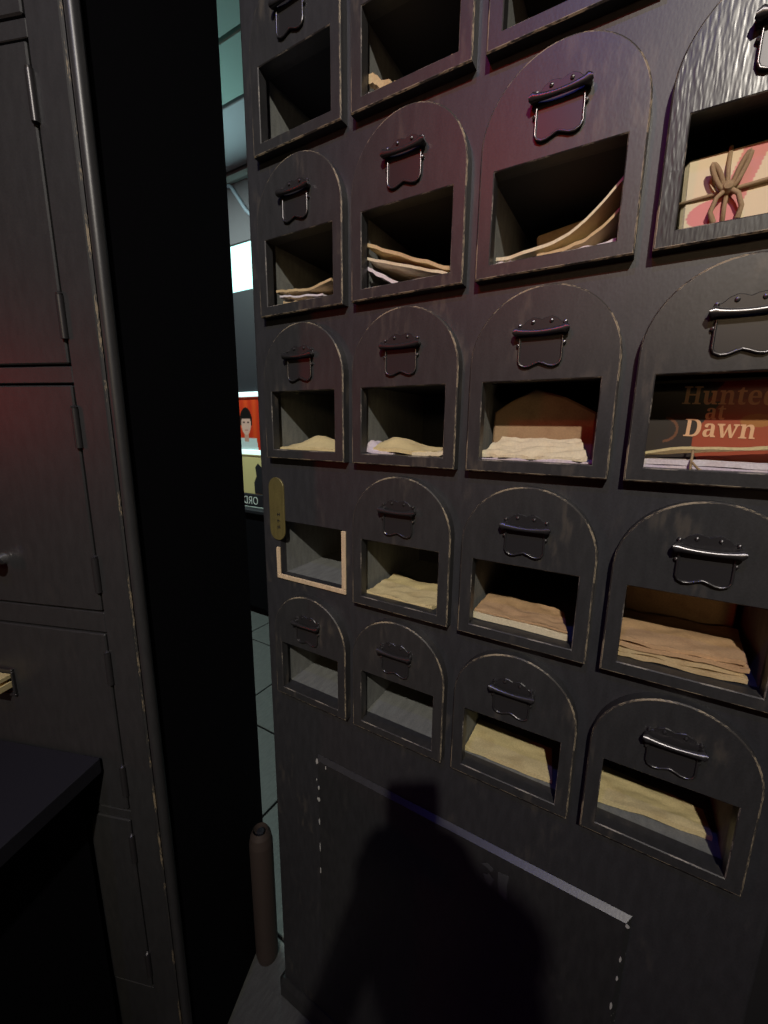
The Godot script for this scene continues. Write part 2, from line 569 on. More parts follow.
	tm.font_size = 64
	tm.pixel_size = 0.0013
	tm.depth = 0.002
	var lt := put("lettering", tm, mat(Color(0.9, 0.93, 0.9), 0.6), sg)
	lt.rotation.y = PI
	lt.position = Vector3(0.115, -0.022, 0.0135)
	st = begin()
	box(st, Vector3(-0.31, -0.078, -0.0), Vector3(0.31, -0.07, 0.013), 0.002)
	obj("ledge_strip", st, mat(Color(0.7, 0.75, 0.72), 0.5), b)
	var c := thing("counter", "black counter under the red portrait stand", "counter", Vector3(-2.06, 0, -1.70))
	st = begin()
	box(st, Vector3(-0.55, 0.06, -0.15), Vector3(0.55, 0.84, 0.10), 0.006)
	obj("body", st, M.black, c)
	st = begin()
	box(st, Vector3(-0.57, 0.84, -0.17), Vector3(0.57, 0.872, 0.12), 0.006)
	obj("worktop", st, M.black_soft, c)
	st = begin()
	box(st, Vector3(-0.53, 0.0, -0.15), Vector3(0.53, 0.06, 0.07), 0.003)
	obj("plinth", st, M.black, c)

# ---------------------------------------------------------------- the mail cabinet
func arch_outline(w: float, h: float, seg := 28) -> PackedVector2Array:
	# counter-clockwise from the bottom left, origin at the bottom centre
	var p := PackedVector2Array([Vector2(-w / 2, 0), Vector2(w / 2, 0)])
	var r := w / 2
	for i in seg + 1:
		var a := PI * i / seg
		p.append(Vector2(cos(a) * r, h - r + sin(a) * r))
	return p

func frame_meshes() -> Array:
	var w := FRAME_W; var h := FRAME_H; var b := 0.0016; var depth := 0.017
	var ox0 := -0.0725; var ox1 := 0.0725; var oy0 := 0.017; var oy1 := 0.1216
	var out := arch_outline(w, h)
	var fb := 0.0006
	var ins := arch_outline(w - 2 * b, h - 2 * b)
	for i in ins.size(): ins[i].y += b
	var ins2 := arch_outline(w - 2 * (b + fb), h - 2 * (b + fb))
	for i in ins2.size(): ins2[i].y += b + fb
	var st := begin()
	var F := Vector3(0, 0, 1)
	var bi := 0.0012
	var ix0 := ox0 - bi; var ix1 := ox1 + bi; var iy0 := oy0 - bi; var iy1 := oy1 + bi
	# face: strips round the opening, fan in the arch
	var L: float = ins2[0].x
	var Rr: float = ins2[1].x
	quad(st, Vector3(L, b + fb, 0), Vector3(Rr, b + fb, 0), Vector3(Rr, iy0, 0), Vector3(L, iy0, 0), F)
	quad(st, Vector3(L, iy0, 0), Vector3(ix0, iy0, 0), Vector3(ix0, iy1, 0), Vector3(L, iy1, 0), F)
	quad(st, Vector3(ix1, iy0, 0), Vector3(Rr, iy0, 0), Vector3(Rr, iy1, 0), Vector3(ix1, iy1, 0), F)
	var hub := Vector3(0, iy1 + 0.02, 0)
	var ring := [Vector3(L, iy1, 0), Vector3(ix0, iy1, 0), Vector3(ix1, iy1, 0), Vector3(Rr, iy1, 0)]
	for i in range(2, ins2.size()): ring.append(Vector3(ins2[i].x, ins2[i].y, 0))
	for i in ring.size(): tri(st, hub, ring[i], ring[(i + 1) % ring.size()], F)
	# sides outside and inside the opening
	for i in out.size():
		var a := out[i]; var c := out[(i + 1) % out.size()]
		var nr := Vector3(c.y - a.y, a.x - c.x, 0)
		quad(st, Vector3(a.x, a.y, -b), Vector3(c.x, c.y, -b), Vector3(c.x, c.y, -depth), Vector3(a.x, a.y, -depth), nr)
	var oc := [Vector2(ox0, oy0), Vector2(ox1, oy0), Vector2(ox1, oy1), Vector2(ox0, oy1)]
	var ic := [Vector2(ix0, iy0), Vector2(ix1, iy0), Vector2(ix1, iy1), Vector2(ix0, iy1)]
	for i in 4:
		var a: Vector2 = oc[i]; var c: Vector2 = oc[(i + 1) % 4]
		var nr := Vector3(a.y - c.y, c.x - a.x, 0)
		quad(st, Vector3(a.x, a.y, -bi), Vector3(c.x, c.y, -bi), Vector3(c.x, c.y, -depth), Vector3(a.x, a.y, -depth), nr)
	var face := st.commit()
	# bevels that have lost their paint
	st = begin()
	var s := 0.0
	for i in out.size():
		var j := (i + 1) % out.size()
		var a := out[i]; var c := out[j]; var a2 := ins[i]; var c2 := ins[j]
		var len := a.distance_to(c)
		var nr := Vector3(c.y - a.y, a.x - c.x, len)
		quad(st, Vector3(a.x, a.y, -b), Vector3(c.x, c.y, -b), Vector3(c2.x, c2.y, 0), Vector3(a2.x, a2.y, 0), nr, Vector2(s / 0.8, 0), Vector2((s + len) / 0.8, 0), Vector2((s + len) / 0.8, 0.6), Vector2(s / 0.8, 0.6))
		var a3 := ins2[i]; var c3 := ins2[j]
		quad(st, Vector3(a2.x, a2.y, 0), Vector3(c2.x, c2.y, 0), Vector3(c3.x, c3.y, 0), Vector3(a3.x, a3.y, 0), Vector3(0, 0, 1), Vector2(s / 0.8, 0.6), Vector2((s + len) / 0.8, 0.6), Vector2((s + len) / 0.8, 1), Vector2(s / 0.8, 1))
		s += len
	var edge := st.commit()
	st = begin()
	s = 0.0
	for i in 4:
		var a: Vector2 = oc[i]; var c: Vector2 = oc[(i + 1) % 4]; var a2: Vector2 = ic[i]; var c2: Vector2 = ic[(i + 1) % 4]
		var len := a.distance_to(c)
		var nr := Vector3(a.y - c.y, c.x - a.x, len)
		quad(st, Vector3(a.x, a.y, -bi), Vector3(c.x, c.y, -bi), Vector3(c2.x, c2.y, 0), Vector3(a2.x, a2.y, 0), nr, Vector2(s / 0.5, 0), Vector2((s + len) / 0.5, 0), Vector2((s + len) / 0.5, 1), Vector2(s / 0.5, 1))
		s += len
	return [face, edge, st.commit()]

func handle_meshes() -> Array:
	var half := [Vector2(0, -0.0375), Vector2(0.006, -0.0395), Vector2(0.012, -0.042), Vector2(0.018, -0.0425), Vector2(0.0235, -0.040), Vector2(0.0258, -0.035), Vector2(0.0258, -0.020), Vector2(0.0255, -0.008), Vector2(0.030, -0.005), Vector2(0.0315, 0.002), Vector2(0.0285, 0.0075), Vector2(0.0225, 0.009), Vector2(0.018, 0.0135), Vector2(0.011, 0.0165), Vector2(0.005, 0.0155)]
	var poly := PackedVector2Array()
	for p in half: poly.append(p)
	poly.append(Vector2(0, 0.0135))
	for i in range(half.size() - 1, 0, -1): poly.append(Vector2(-half[i].x, half[i].y))
	var st := begin()
	plate(st, poly, -0.0005, 0.0022, 0.0008)
	var pl := st.commit()
	# raised wire rim round the lower part
	st = begin()
	var rim := []
	for i in range(7, 0, -1): rim.append(Vector3(half[i].x, half[i].y, 0.0032))
	rim.append(Vector3(0, half[0].y, 0.0032))
	for i in range(1, 8): rim.append(Vector3(-half[i].x, half[i].y, 0.0032))
	tube(st, rim, [0.0015], 7)
	for q in [Vector2(0.011, 0.0105), Vector2(-0.011, 0.0105), Vector2(0.0275, -0.016), Vector2(-0.0275, -0.016), Vector2(0.027, 0.0075), Vector2(-0.027, 0.0075)]:
		lathe(st, [Vector2(0.0026, 0.0), Vector2(0.0026, 0.0022), Vector2(0.0020, 0.0038), Vector2(0.0, 0.0046)], 10, Transform3D(Basis(Vector3.RIGHT, PI / 2), Vector3(q.x, q.y, 0.0)))
	var rm := st.commit()
	# waisted grip between two knobs
	st = begin()
	var pts := []
	var rad := []
	for i in 17:
		var u := -1.0 + i / 8.0
		pts.append(Vector3(0.0335 * u, -0.0030 * (1.0 - u * u), 0.0095))
		var rr: float = 0.0032 + 0.0020 * u * u + (0.0012 if absf(u) > 0.8 and absf(u) < 0.97 else 0.0)
		if i == 0 or i == 16: rr = 0.0026
		rad.append(rr)
	tube(st, pts, rad, 12)
	for sx in [-1, 1]:
		tube(st, [Vector3(0.0285 * sx, 0, 0.0015), Vector3(0.0285 * sx, 0, 0.009)], [0.0042], 10)
	return [pl, rm, st.commit()]

func cabinet() -> void:
	var t := thing("mail_sorting_cabinet", "tall black painted mail sorting cabinet with rows of arched open slots", "cabinet", Vector3(CABX, 0, -0.017))
	var x0 := -0.057 - CABX; var x1 := 0.80 - CABX; var top := 2.27; var zb := -0.33
	# face board: stiles between columns, rails between rows; holes are 155 x 113 mm
	var hx0 := -0.0085; var hx1 := 0.1475
	var st := begin()
	var xs := [x0 + 0.006]
	for c in 4:
		xs.append(c * PITCH_X + hx0 - CABX)
		xs.append(c * PITCH_X + hx1 - CABX)
	xs.append(x1 - 0.006)
	var ys := [0.05]
	for r in [4, 3, 2, 1, 0]:
		ys.append(row_base(r) + 0.013)
		ys.append(row_base(r) + 0.127)
	ys.append(top)
	for j in ys.size() - 1:
		for i in xs.size() - 1:
			if i % 2 == 1 and j % 2 == 1: continue
			quad(st, Vector3(xs[i], ys[j], 0), Vector3(xs[i + 1], ys[j], 0), Vector3(xs[i + 1], ys[j + 1], 0), Vector3(xs[i], ys[j + 1], 0), Vector3(0, 0, 1))
	for r in 5:
		for c in 4:
			var a: float = xs[1 + c * 2]; var b: float = xs[2 + c * 2]; var y0 := row_base(r) + 0.013; var y1 := row_base(r) + 0.127
			quad(st, Vector3(a, y0, 0), Vector3(a, y1, 0), Vector3(a, y1, -0.016), Vector3(a, y0, -0.016), Vector3(1, 0, 0))
			quad(st, Vector3(b, y0, 0), Vector3(b, y1, 0), Vector3(b, y1, -0.016), Vector3(b, y0, -0.016), Vector3(-1, 0, 0))
			quad(st, Vector3(a, y0, 0), Vector3(b, y0, 0), Vector3(b, y0, -0.016), Vector3(a, y0, -0.016), Vector3(0, 1, 0))
			quad(st, Vector3(a, y1, 0), Vector3(b, y1, 0), Vector3(b, y1, -0.016), Vector3(a, y1, -0.016), Vector3(0, -1, 0))
	# rounded long edges
	for sx in [x0, x1]:
		var sg := 1.0 if sx == x0 else -1.0
		for k in 4:
			var a0 := PI / 2 * k / 4; var a1 := PI / 2 * (k + 1) / 4
			var p0 := Vector2(sx + sg * 0.006 * (1 - sin(a0)), -0.006 * (1 - cos(a0)))
			var p1 := Vector2(sx + sg * 0.006 * (1 - sin(a1)), -0.006 * (1 - cos(a1)))
			quad(st, Vector3(p0.x, 0.05, p0.y), Vector3(p1.x, 0.05, p1.y), Vector3(p1.x, top, p1.y), Vector3(p0.x, top, p0.y), Vector3(-sg, 0, 1))
	obj("face_board", st, M.board, t)
	# carcass
	st = begin()
	box(st, Vector3(x0, 0.05, zb), Vector3(x0 + 0.012, top, -0.006))
	box(st, Vector3(x1 - 0.012, 0.05, zb), Vector3(x1, top, -0.006))
	box(st, Vector3(x0, 0.05, zb - 0.01), Vector3(x1, top, zb))
	box(st, Vector3(x0 + 0.012, top - 0.012, zb), Vector3(x1 - 0.012, top, -0.006))
	box(st, Vector3(x0 + 0.012, 0.05, zb), Vector3(x1 - 0.012, 0.07, -0.006))
	obj("carcass", st, M.black_soft, t)
	st = begin()
	box(st, Vector3(x0 - 0.012, 0.0, zb), Vector3(x1 + 0.012, 0.06, 0.014), 0.01)
	obj("plinth", st, M.panel, t)
	# pigeonholes
	var ps := begin()
	var fs := begin()
	var pd := -0.235
	var ya := 0.0; var yb2 := 0.114; var zf := -0.016
	var hl := hx0; var hr := hx1
	box(ps, Vector3(hl - 0.003, ya - 0.006, pd), Vector3(hl, yb2, zf))
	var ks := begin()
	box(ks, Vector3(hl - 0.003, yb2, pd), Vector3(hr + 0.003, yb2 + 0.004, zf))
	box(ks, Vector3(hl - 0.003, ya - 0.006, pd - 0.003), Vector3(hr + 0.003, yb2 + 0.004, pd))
	box(fs, Vector3(hl, -0.006, pd), Vector3(hr, 0.0, -0.016))
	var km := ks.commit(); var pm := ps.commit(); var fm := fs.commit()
	for r in 5:
		for c in 4:
			var p := Node3D.new()
			p.name = free_name(t, "pigeonhole")
			t.add_child(p, true)
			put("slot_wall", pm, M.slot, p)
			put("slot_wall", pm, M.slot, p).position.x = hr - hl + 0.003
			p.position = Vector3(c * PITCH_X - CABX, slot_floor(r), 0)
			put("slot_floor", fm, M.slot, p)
			put("shaded_slot_back", km, M.black_soft, p)  # top and back coloured near black to paint in the shade inside the slots
	# arched slot fronts
	var fr := frame_meshes()
	var hd := handle_meshes()
	for r in 5:
		for c in 4:
			if r == 3 and c == 0: continue
			var fmat: Material = M.frame
			if (r * 3 + c) % 4 == 1: fmat = M.frame_b
			if r == 1 and c == 3: fmat = M.gloss
			var f := put("slot_front", fr[0], fmat, t)
			f.position = Vector3(c * PITCH_X + 0.0725 - CABX, row_base(r), 0.017)
			put("worn_edge", fr[1], M.edge, f)
			put("opening_edge", fr[2], M.inner_edge, f)
			for k in 3:
				var h := put(["handle_plate", "handle_rim", "handle_grip"][k], hd[k], [M.iron_dark, M.iron, M.iron][k], f)
				h.position = Vector3(0, 0.181, 0)
	# the slot that lost its front: bare timber lipping
	var y3 := row_base(3)
	st = begin()
	box(st, Vector3(-0.018 - CABX, y3 + 0.004, 0.0), Vector3(0.1565 - CABX, y3 + 0.0135, 0.004), 0.001)
	obj("bare_wood_lipping", st, M.raw, t).set_meta("label", "unpainted pale wood lipping")
	st = begin()
	box(st, Vector3(0.147 - CABX, y3 + 0.0135, 0.0), Vector3(0.1565 - CABX, y3 + 0.126, 0.004), 0.001)
	obj("bare_wood_lipping", st, M.raw, t)
	st = begin()
	box(st, Vector3(-0.018 - CABX, y3 + 0.0135, 0.0), Vector3(-0.0085 - CABX, y3 + 0.070, 0.004), 0.001)
	obj("bare_wood_lipping", st, M.raw, t)
	# brass plate with rounded ends
	st = begin()
	var bp := PackedVector2Array()
	for i in 13:
		var a := PI * i / 12
		bp.append(Vector2(cos(a) * 0.020, 0.044 + sin(a) * 0.020))
	for i in 13:
		var a := PI + PI * i / 12
		bp.append(Vector2(cos(a) * 0.020, -0.044 + sin(a) * 0.020))
	plate(st, bp, 0.0, 0.003, 0.0008)
	var br := obj("brass_plate", st, M.brass, t)
	br.position = Vector3(-0.013 - CABX, 1.337, 0.0)
	br.set_meta("label", "oblong brass plate with rounded ends")
	st = begin()
	for k in 3:
		var yy := -0.010 - 0.013 * k
		box(st, Vector3(0.001, yy - 0.0008, 0.003), Vector3(0.009, yy + 0.0008, 0.0034))
		box(st, Vector3(0.002, yy - 0.004, 0.003), Vector3(0.0034, yy + 0.003, 0.0034))
		if k != 1: box(st, Vector3(0.0065, yy - 0.003, 0.003), Vector3(0.0078, yy + 0.004, 0.0034))
	obj("engraving", st, M.iron_dark, br)
	# raised door at the foot
	st = begin()
	var px0 := 0.085 - CABX; var px1 := 0.655 - CABX; var py0 := 0.14; var py1 := 0.803; var d := 0.010; var bv := 0.007
	quad(st, Vector3(px0, py0, d), Vector3(px1, py0, d), Vector3(px1, py1, d), Vector3(px0, py1, d), Vector3(0, 0, 1))
	var dr := obj("foot_door", st, M.panel, t)
	var mats := [M.panel, M.chip, M.panel, M.chip]
	var oo := [Vector2(px0 - bv, py0 - bv), Vector2(px1 + bv, py0 - bv), Vector2(px1 + bv, py1 + bv), Vector2(px0 - bv, py1 + bv)]
	var ii := [Vector2(px0, py0), Vector2(px1, py0), Vector2(px1, py1), Vector2(px0, py1)]
	for k in 4:
		var a: Vector2 = oo[k]; var b: Vector2 = oo[(k + 1) % 4]; var a2: Vector2 = ii[k]; var b2: Vector2 = ii[(k + 1) % 4]
		var nn := Vector3(b.y - a.y, a.x - b.x, 0).normalized()
		st = begin()
		var l := a.distance_to(b)
		quad(st, Vector3(a.x, a.y, 0.001), Vector3(b.x, b.y, 0.001), Vector3(b2.x, b2.y, d), Vector3(a2.x, a2.y, d), nn + Vector3(0, 0, 1), Vector2(0, 0), Vector2(l / 0.8, 0), Vector2(l / 0.8, 1), Vector2(0, 1))
		obj("door_bevel", st, mats[k], dr)
	# places where the paint has flaked off the door's upright edges
	var flakes := [[0.083, 0.800, 0.007, 0.016], [0.081, 0.755, 0.003, 0.008], [0.086, 0.736, 0.005, 0.012], [0.085, 0.706, 0.008, 0.014], [0.086, 0.648, 0.005, 0.022], [0.086, 0.580, 0.004, 0.024], [0.086, 0.515, 0.004, 0.020], [0.106, 0.796, 0.003, 0.011], [0.657, 0.800, 0.006, 0.008], [0.655, 0.735, 0.004, 0.014], [0.655, 0.698, 0.003, 0.010], [0.653, 0.640, 0.004, 0.016]]
	var fm2 := mat(lin(0.42, 0.42, 0.40), 0.6)
	for fk in flakes:
		st = begin()
		var pg := PackedVector2Array()
		for i in 8:
			var a := TAU * i / 8
			var rr := rng.randf_range(0.6, 1.1) * 0.5
			pg.append(Vector2(fk[0] - CABX + cos(a) * fk[2] * rr, fk[1] + sin(a) * fk[3] * rr))
		plate(st, pg, d, d + 0.0004)
		obj("paint_flake", st, fm2, dr)
	# rubbed stencil mark on the door
	st = begin()
	var cx := 0.470 - CABX
	plate(st, PackedVector2Array([Vector2(cx - 0.026, 0.771), Vector2(cx - 0.017, 0.778), Vector2(cx - 0.006, 0.772), Vector2(cx - 0.009, 0.764), Vector2(cx - 0.018, 0.769)]), d, d + 0.0004)
	plate(st, PackedVector2Array([Vector2(cx - 0.022, 0.752), Vector2(cx - 0.012, 0.758), Vector2(cx - 0.004, 0.750), Vector2(cx - 0.008, 0.735), Vector2(cx - 0.017, 0.738)]), d, d + 0.0004)
	plate(st, PackedVector2Array([Vector2(cx + 0.002, 0.772), Vector2(cx + 0.020, 0.774), Vector2(cx + 0.018, 0.752), Vector2(cx + 0.021, 0.722), Vector2(cx + 0.006, 0.730), Vector2(cx + 0.003, 0.752)]), d, d + 0.0004)
	obj("stencil_mark", st, mat(lin(0.046, 0.048, 0.052), 0.7), dr)

# ---------------------------------------------------------------- letters, parcel, book
# a bent sheet pack: corners are [x, y, z] in the slot (front left, front right, back right, back left)
func pack(q: Array, thick: float, amp: float, sd: int, hump := Vector3.ZERO, curl := 0.0, bottom := 0.0006, n := 16) -> SurfaceTool:
	var st := begin()
	var n1 := noise(sd, 2.6, 2)
	var n2 := noise(sd + 9, 5.0, 2)
	n2.fractal_type = FastNoiseLite.FRACTAL_RIDGED
	var P := []
	for j in n + 1:
		var row := []
		for i in n + 1:
			var u := float(i) / n
			var v := float(j) / n
			var e := 0.0008 * sin(u * 7.0 + sd) * (1.0 - v) * (1.0 - v)
			var p: Vector3 = (q[0] as Vector3).lerp(q[1], u).lerp((q[3] as Vector3).lerp(q[2], u), v)
			p.z += e
			p.y += amp * (n1.get_noise_2d(u, v) * 1.2 + (n2.get_noise_2d(u, v) - 0.2) * 0.3)
			p.y += hump.y * exp(-pow((u - hump.x) / 0.28, 2) - pow((v - hump.z) / 0.4, 2))
			p.y += curl * pow(u, 3.0)
			p.x = clampf(p.x, -0.006, 0.1440)
			p.z = minf(p.z, -0.0185)
			p.y = clampf(p.y, 0.0016 + bottom, 0.110)
			row.append(p)
		P.append(row)
	st.set_smooth_group(1)
	for j in n:
		for i in n:
			for tr in [[[j, i], [j + 1, i], [j + 1, i + 1]], [[j, i], [j + 1, i + 1], [j, i + 1]]]:
				for k in tr: st.add_vertex(P[k[0]][k[1]])
	st.set_smooth_group(2)
	for j in n:
		for i in n:
			for tr in [[[j, i], [j + 1, i + 1], [j + 1, i]], [[j, i], [j, i + 1], [j + 1, i + 1]]]:
				for k in tr: st.add_vertex(under(P[k[0]][k[1]], thick, bottom))
	st.set_smooth_group(-1)
	for i in n:
		for s in [[P[0][i], P[0][i + 1]], [P[n][i + 1], P[n][i]], [P[i + 1][0], P[i][0]], [P[i][n], P[i + 1][n]]]:
			var a: Vector3 = s[0]; var b: Vector3 = s[1]
			var a2 := under(a, thick, bottom); var b2 := under(b, thick, bottom)
			for v in [a, b, b2, a, b2, a2]: st.add_vertex(v)
	st.generate_normals()
	return st

func under(p: Vector3, thick: float, bottom: float) -> Vector3: return Vector3(p.x, maxf(p.y - thick, bottom), p.z)

func slot_at(r: int, c: int) -> Vector3: return Vector3(c * PITCH_X, slot_floor(r), 0)

func letter(called: String, label: String, category: String, group: String, r: int, c: int, q: Array, thick: float, amp: float, sd: int, m: Material, hump := Vector3.ZERO, curl := 0.0) -> MeshInstance3D:
	var o := obj(called, pack(q, thick, amp, sd, hump, curl), m)
	o.position = slot_at(r, c)
	tag(o, label, category, group)
	return o

func V(x: float, y: float, z: float) -> Vector3: return Vector3(x, y, z)

func contents() -> void:
	var g := "letters in the cabinet slots"
	# top row
	letter("crumpled_paper", "small crumpled pinkish paper alone in an otherwise empty top row slot", "paper", g, 0, 0, [V(0.002, 0.018, -0.022), V(0.034, 0.014, -0.028), V(0.038, 0.016, -0.07), V(0.004, 0.022, -0.07)], 0.014, 0.006, 1, M.lilac)
	letter("folded_paper", "crumpled tan papers at the left end of a top row slot", "paper", g, 0, 1, [V(0.0, 0.040, -0.02), V(0.052, 0.014, -0.022), V(0.060, 0.014, -0.10), V(0.0, 0.044, -0.10)], 0.012, 0.006, 2, M.tan)
	letter("crumpled_paper", "flat crumpled paper under tan papers in a top row slot", "paper", g, 0, 1, [V(0.0, 0.018, -0.018), V(0.062, 0.006, -0.02), V(0.07, 0.006, -0.09), V(0.0, 0.02, -0.09)], 0.006, 0.004, 3, M.white)
	letter("crumpled_paper", "small crumpled paper at the right end of a top row slot", "paper", g, 0, 1, [V(0.098, 0.010, -0.024), V(0.140, 0.022, -0.022), V(0.142, 0.026, -0.09), V(0.10, 0.012, -0.09)], 0.009, 0.004, 4, M.tan)
	letter("brown_envelope", "brown envelope lying in the top row slot above the leaning letters", "envelope", g, 0, 2, [V(0.01, 0.012, -0.05), V(0.135, 0.012, -0.05), V(0.135, 0.012, -0.18), V(0.01, 0.012, -0.18)], 0.012, 0.003, 5, M.brown)
	# second row
	letter("tan_envelope", "tan envelope on top of curled papers in the second row end slot", "envelope", g, 1, 0, [V(0.004, 0.034, -0.018), V(0.128, 0.020, -0.018), V(0.13, 0.020, -0.11), V(0.004, 0.034, -0.11)], 0.004, 0.002, 6, M.tan, Vector3.ZERO, 0.016)
	letter("curled_paper", "white curled paper under the tan envelope in the second row end slot", "paper", g, 1, 0, [V(0.012, 0.024, -0.018), V(0.11, 0.014, -0.018), V(0.12, 0.012, -0.10), V(0.01, 0.024, -0.10)], 0.003, 0.003, 7, M.white)
	letter("curled_paper", "small curled paper lowest in the second row end slot", "paper", g, 1, 0, [V(0.02, 0.014, -0.018), V(0.075, 0.006, -0.018), V(0.075, 0.006, -0.09), V(0.02, 0.014, -0.09)], 0.005, 0.003, 8, M.tan)
	letter("tan_envelope", "topmost of three slanting tan envelopes in an arched slot", "envelope", g, 1, 1, [V(-0.002, 0.074, -0.02), V(0.136, 0.019, -0.02), V(0.138, 0.019, -0.11), V(-0.002, 0.07, -0.11)], 0.005, 0.002, 9, M.tan)
	letter("tan_envelope", "middle one of three slanting tan envelopes in an arched slot", "envelope", g, 1, 1, [V(-0.002, 0.054, -0.018), V(0.134, 0.011, -0.018), V(0.136, 0.011, -0.11), V(-0.002, 0.05, -0.11)], 0.004, 0.002, 10, M.cream)
	letter("tan_envelope", "short lowest one of three slanting tan envelopes in an arched slot", "envelope", g, 1, 1, [V(0.0, 0.040, -0.016), V(0.062, 0.006, -0.016), V(0.066, 0.006, -0.09), V(0.0, 0.04, -0.09)], 0.005, 0.002, 11, M.white)
	letter("tan_envelope", "long cream letter sweeping up against the slot's side in second row", "envelope", g, 1, 2, [V(0.002, 0.018, -0.02), V(0.143, 0.020, -0.028), V(0.144, 0.024, -0.13), V(0.004, 0.02, -0.12)], 0.004, 0.002, 12, M.cream, Vector3.ZERO, 0.062)
	letter("tan_envelope", "brownish letter under the sweeping cream letter in second row", "envelope", g, 1, 2, [V(0.055, 0.012, -0.018), V(0.143, 0.016, -0.022), V(0.144, 0.018, -0.12), V(0.06, 0.012, -0.12)], 0.004, 0.002, 13, M.tan, Vector3.ZERO, 0.030)
	letter("folded_paper", "short white folded paper under the sweeping letters in second row", "paper", g, 1, 2, [V(0.075, 0.007, -0.016), V(0.143, 0.013, -0.02), V(0.143, 0.013, -0.1), V(0.07, 0.007, -0.1)], 0.005, 0.002, 14, M.white)
	letter("crumpled_paper", "tiny crumpled white paper at the slot's front corner beside sweeping letters", "paper", g, 1, 2, [V(0.0, 0.010, -0.016), V(0.026, 0.009, -0.016), V(0.028, 0.008, -0.04), V(0.0, 0.010, -0.04)], 0.008, 0.003, 15, M.white)
	var st := begin()
	box(st, Vector3(-0.052, -0.044, -0.006), Vector3(0.052, 0.034, 0.006), 0.003)
	var be := obj("brown_envelope", st, M.ochre)
	be.position = slot_at(1, 2) + Vector3(0.080, 0.060, -0.150)
	be.rotation = Vector3(-0.15, 0, 0.16)
	tag(be, "dark brown envelope standing behind the sweeping cream letter", "envelope", g)
	# third row
	letter("tan_envelope", "puffed tan envelope filling the third row end slot", "envelope", g, 2, 0, [V(-0.004, 0.006, -0.018), V(0.142, 0.008, -0.02), V(0.142, 0.012, -0.085), V(-0.004, 0.014, -0.085)], 0.006, 0.002, 21, M.yellow, Vector3(0.50, 0.019, 0.55))
	letter("tan_envelope", "puffed tan envelope lying over white paper in the third row", "envelope", g, 2, 1, [V(0.010, 0.013, -0.022), V(0.118, 0.011, -0.02), V(0.12, 0.014, -0.085), V(0.004, 0.022, -0.085)], 0.006, 0.002, 22, M.yellow, Vector3(0.28, 0.014, 0.6))
	letter("crumpled_paper", "lilac white paper poking out under a puffed tan envelope", "paper", g, 2, 1, [V(-0.006, 0.009, -0.016), V(0.05, 0.006, -0.016), V(0.05, 0.006, -0.07), V(-0.006, 0.020, -0.07)], 0.005, 0.002, 23, M.lilac, Vector3(0.0, 0.010, 0.5))
	letter("crumpled_paper", "flat white paper at the right of the puffed tan envelope", "paper", g, 2, 1, [V(0.085, 0.008, -0.016), V(0.144, 0.013, -0.016), V(0.144, 0.012, -0.1), V(0.09, 0.007, -0.1)], 0.006, 0.002, 24, M.cream)
	letter("crumpled_envelope", "crumpled cream envelope in front of the brown peaked parcel", "envelope", g, 2, 2, [V(-0.004, 0.011, -0.018), V(0.138, 0.012, -0.018), V(0.124, 0.034, -0.058), V(0.016, 0.034, -0.058)], 0.005, 0.004, 25, M.cream)
	letter("crumpled_paper", "white crumpled paper beneath the crumpled cream envelope", "paper", g, 2, 2, [V(-0.003, 0.0065, -0.015), V(0.144, 0.007, -0.015), V(0.14, 0.006, -0.07), V(0.0, 0.006, -0.07)], 0.0055, 0.002, 26, M.lilac)
	st = begin()
	var tilt := Transform3D(Basis(Vector3.RIGHT, -0.12), Vector3.ZERO)
	plate(st, PackedVector2Array([Vector2(-0.003, 0.0), Vector2(0.140, 0.0), Vector2(0.140, 0.066), Vector2(0.098, 0.088), Vector2(0.055, 0.102), Vector2(0.020, 0.084), Vector2(-0.003, 0.068)]), -0.012, 0.006, 0.003, tilt)
	var bpk := obj("brown_parcel", st, M.kraft)
	bpk.position = slot_at(2, 2) + Vector3(0, 0.004, -0.075)
	tag(bpk, "brown paper parcel with a peaked top behind crumpled cream envelope", "parcel", g)
	# fourth row
	letter("tan_envelope", "single creased tan envelope in the slot beside the bare wood opening", "envelope", g, 3, 1, [V(0.0, 0.008, -0.018), V(0.128, 0.006, -0.012), V(0.143, 0.008, -0.11), V(0.002, 0.010, -0.115)], 0.007, 0.0035, 31, M.yellow)
	letter("ochre_envelope", "ochre envelope lying on blue grey slot floor in the fourth row", "envelope", g, 3, 2, [V(-0.002, 0.016, -0.030), V(0.136, 0.014, -0.030), V(0.122, 0.016, -0.095), V(0.0, 0.018, -0.115)], 0.003, 0.003, 32, M.ochre)
	letter("folded_paper", "white sheet directly under the ochre envelope", "paper", g, 3, 2, [V(-0.003, 0.0125, -0.0295), V(0.137, 0.0105, -0.0295), V(0.122, 0.010, -0.095), V(0.0, 0.011, -0.11)], 0.0105, 0.001, 33, M.cream)
	for k in 4:
		letter("ochre_envelope", ["lowest ochre envelope of the thick stack in the fourth row", "second lowest ochre envelope of the thick stack in the fourth row", "second highest ochre envelope of the thick stack in the fourth row", "topmost ochre envelope of the thick stack in the fourth row"][k], "envelope", "ochre envelopes in a stack", 3, 3, [V(-0.004, 0.008 + 0.0075 * k, -0.022 + 0.001 * k), V(0.136 - 0.004 * (k % 2), 0.007 + 0.0075 * k, -0.028 - 0.003 * (k % 2)), V(0.140, 0.007 + 0.0075 * k, -0.13), V(-0.002, 0.008 + 0.0075 * k, -0.12)], 0.0055, 0.0025, 34 + k, M.ochre if k > 1 else M.tan)
	st = begin()
	var bx2 := PackedVector2Array()
	for i in 15:
		var a := PI * i / 14
		bx2.append(Vector2(0.07 + cos(a) * 0.068, 0.06 + sin(a) * 0.040))
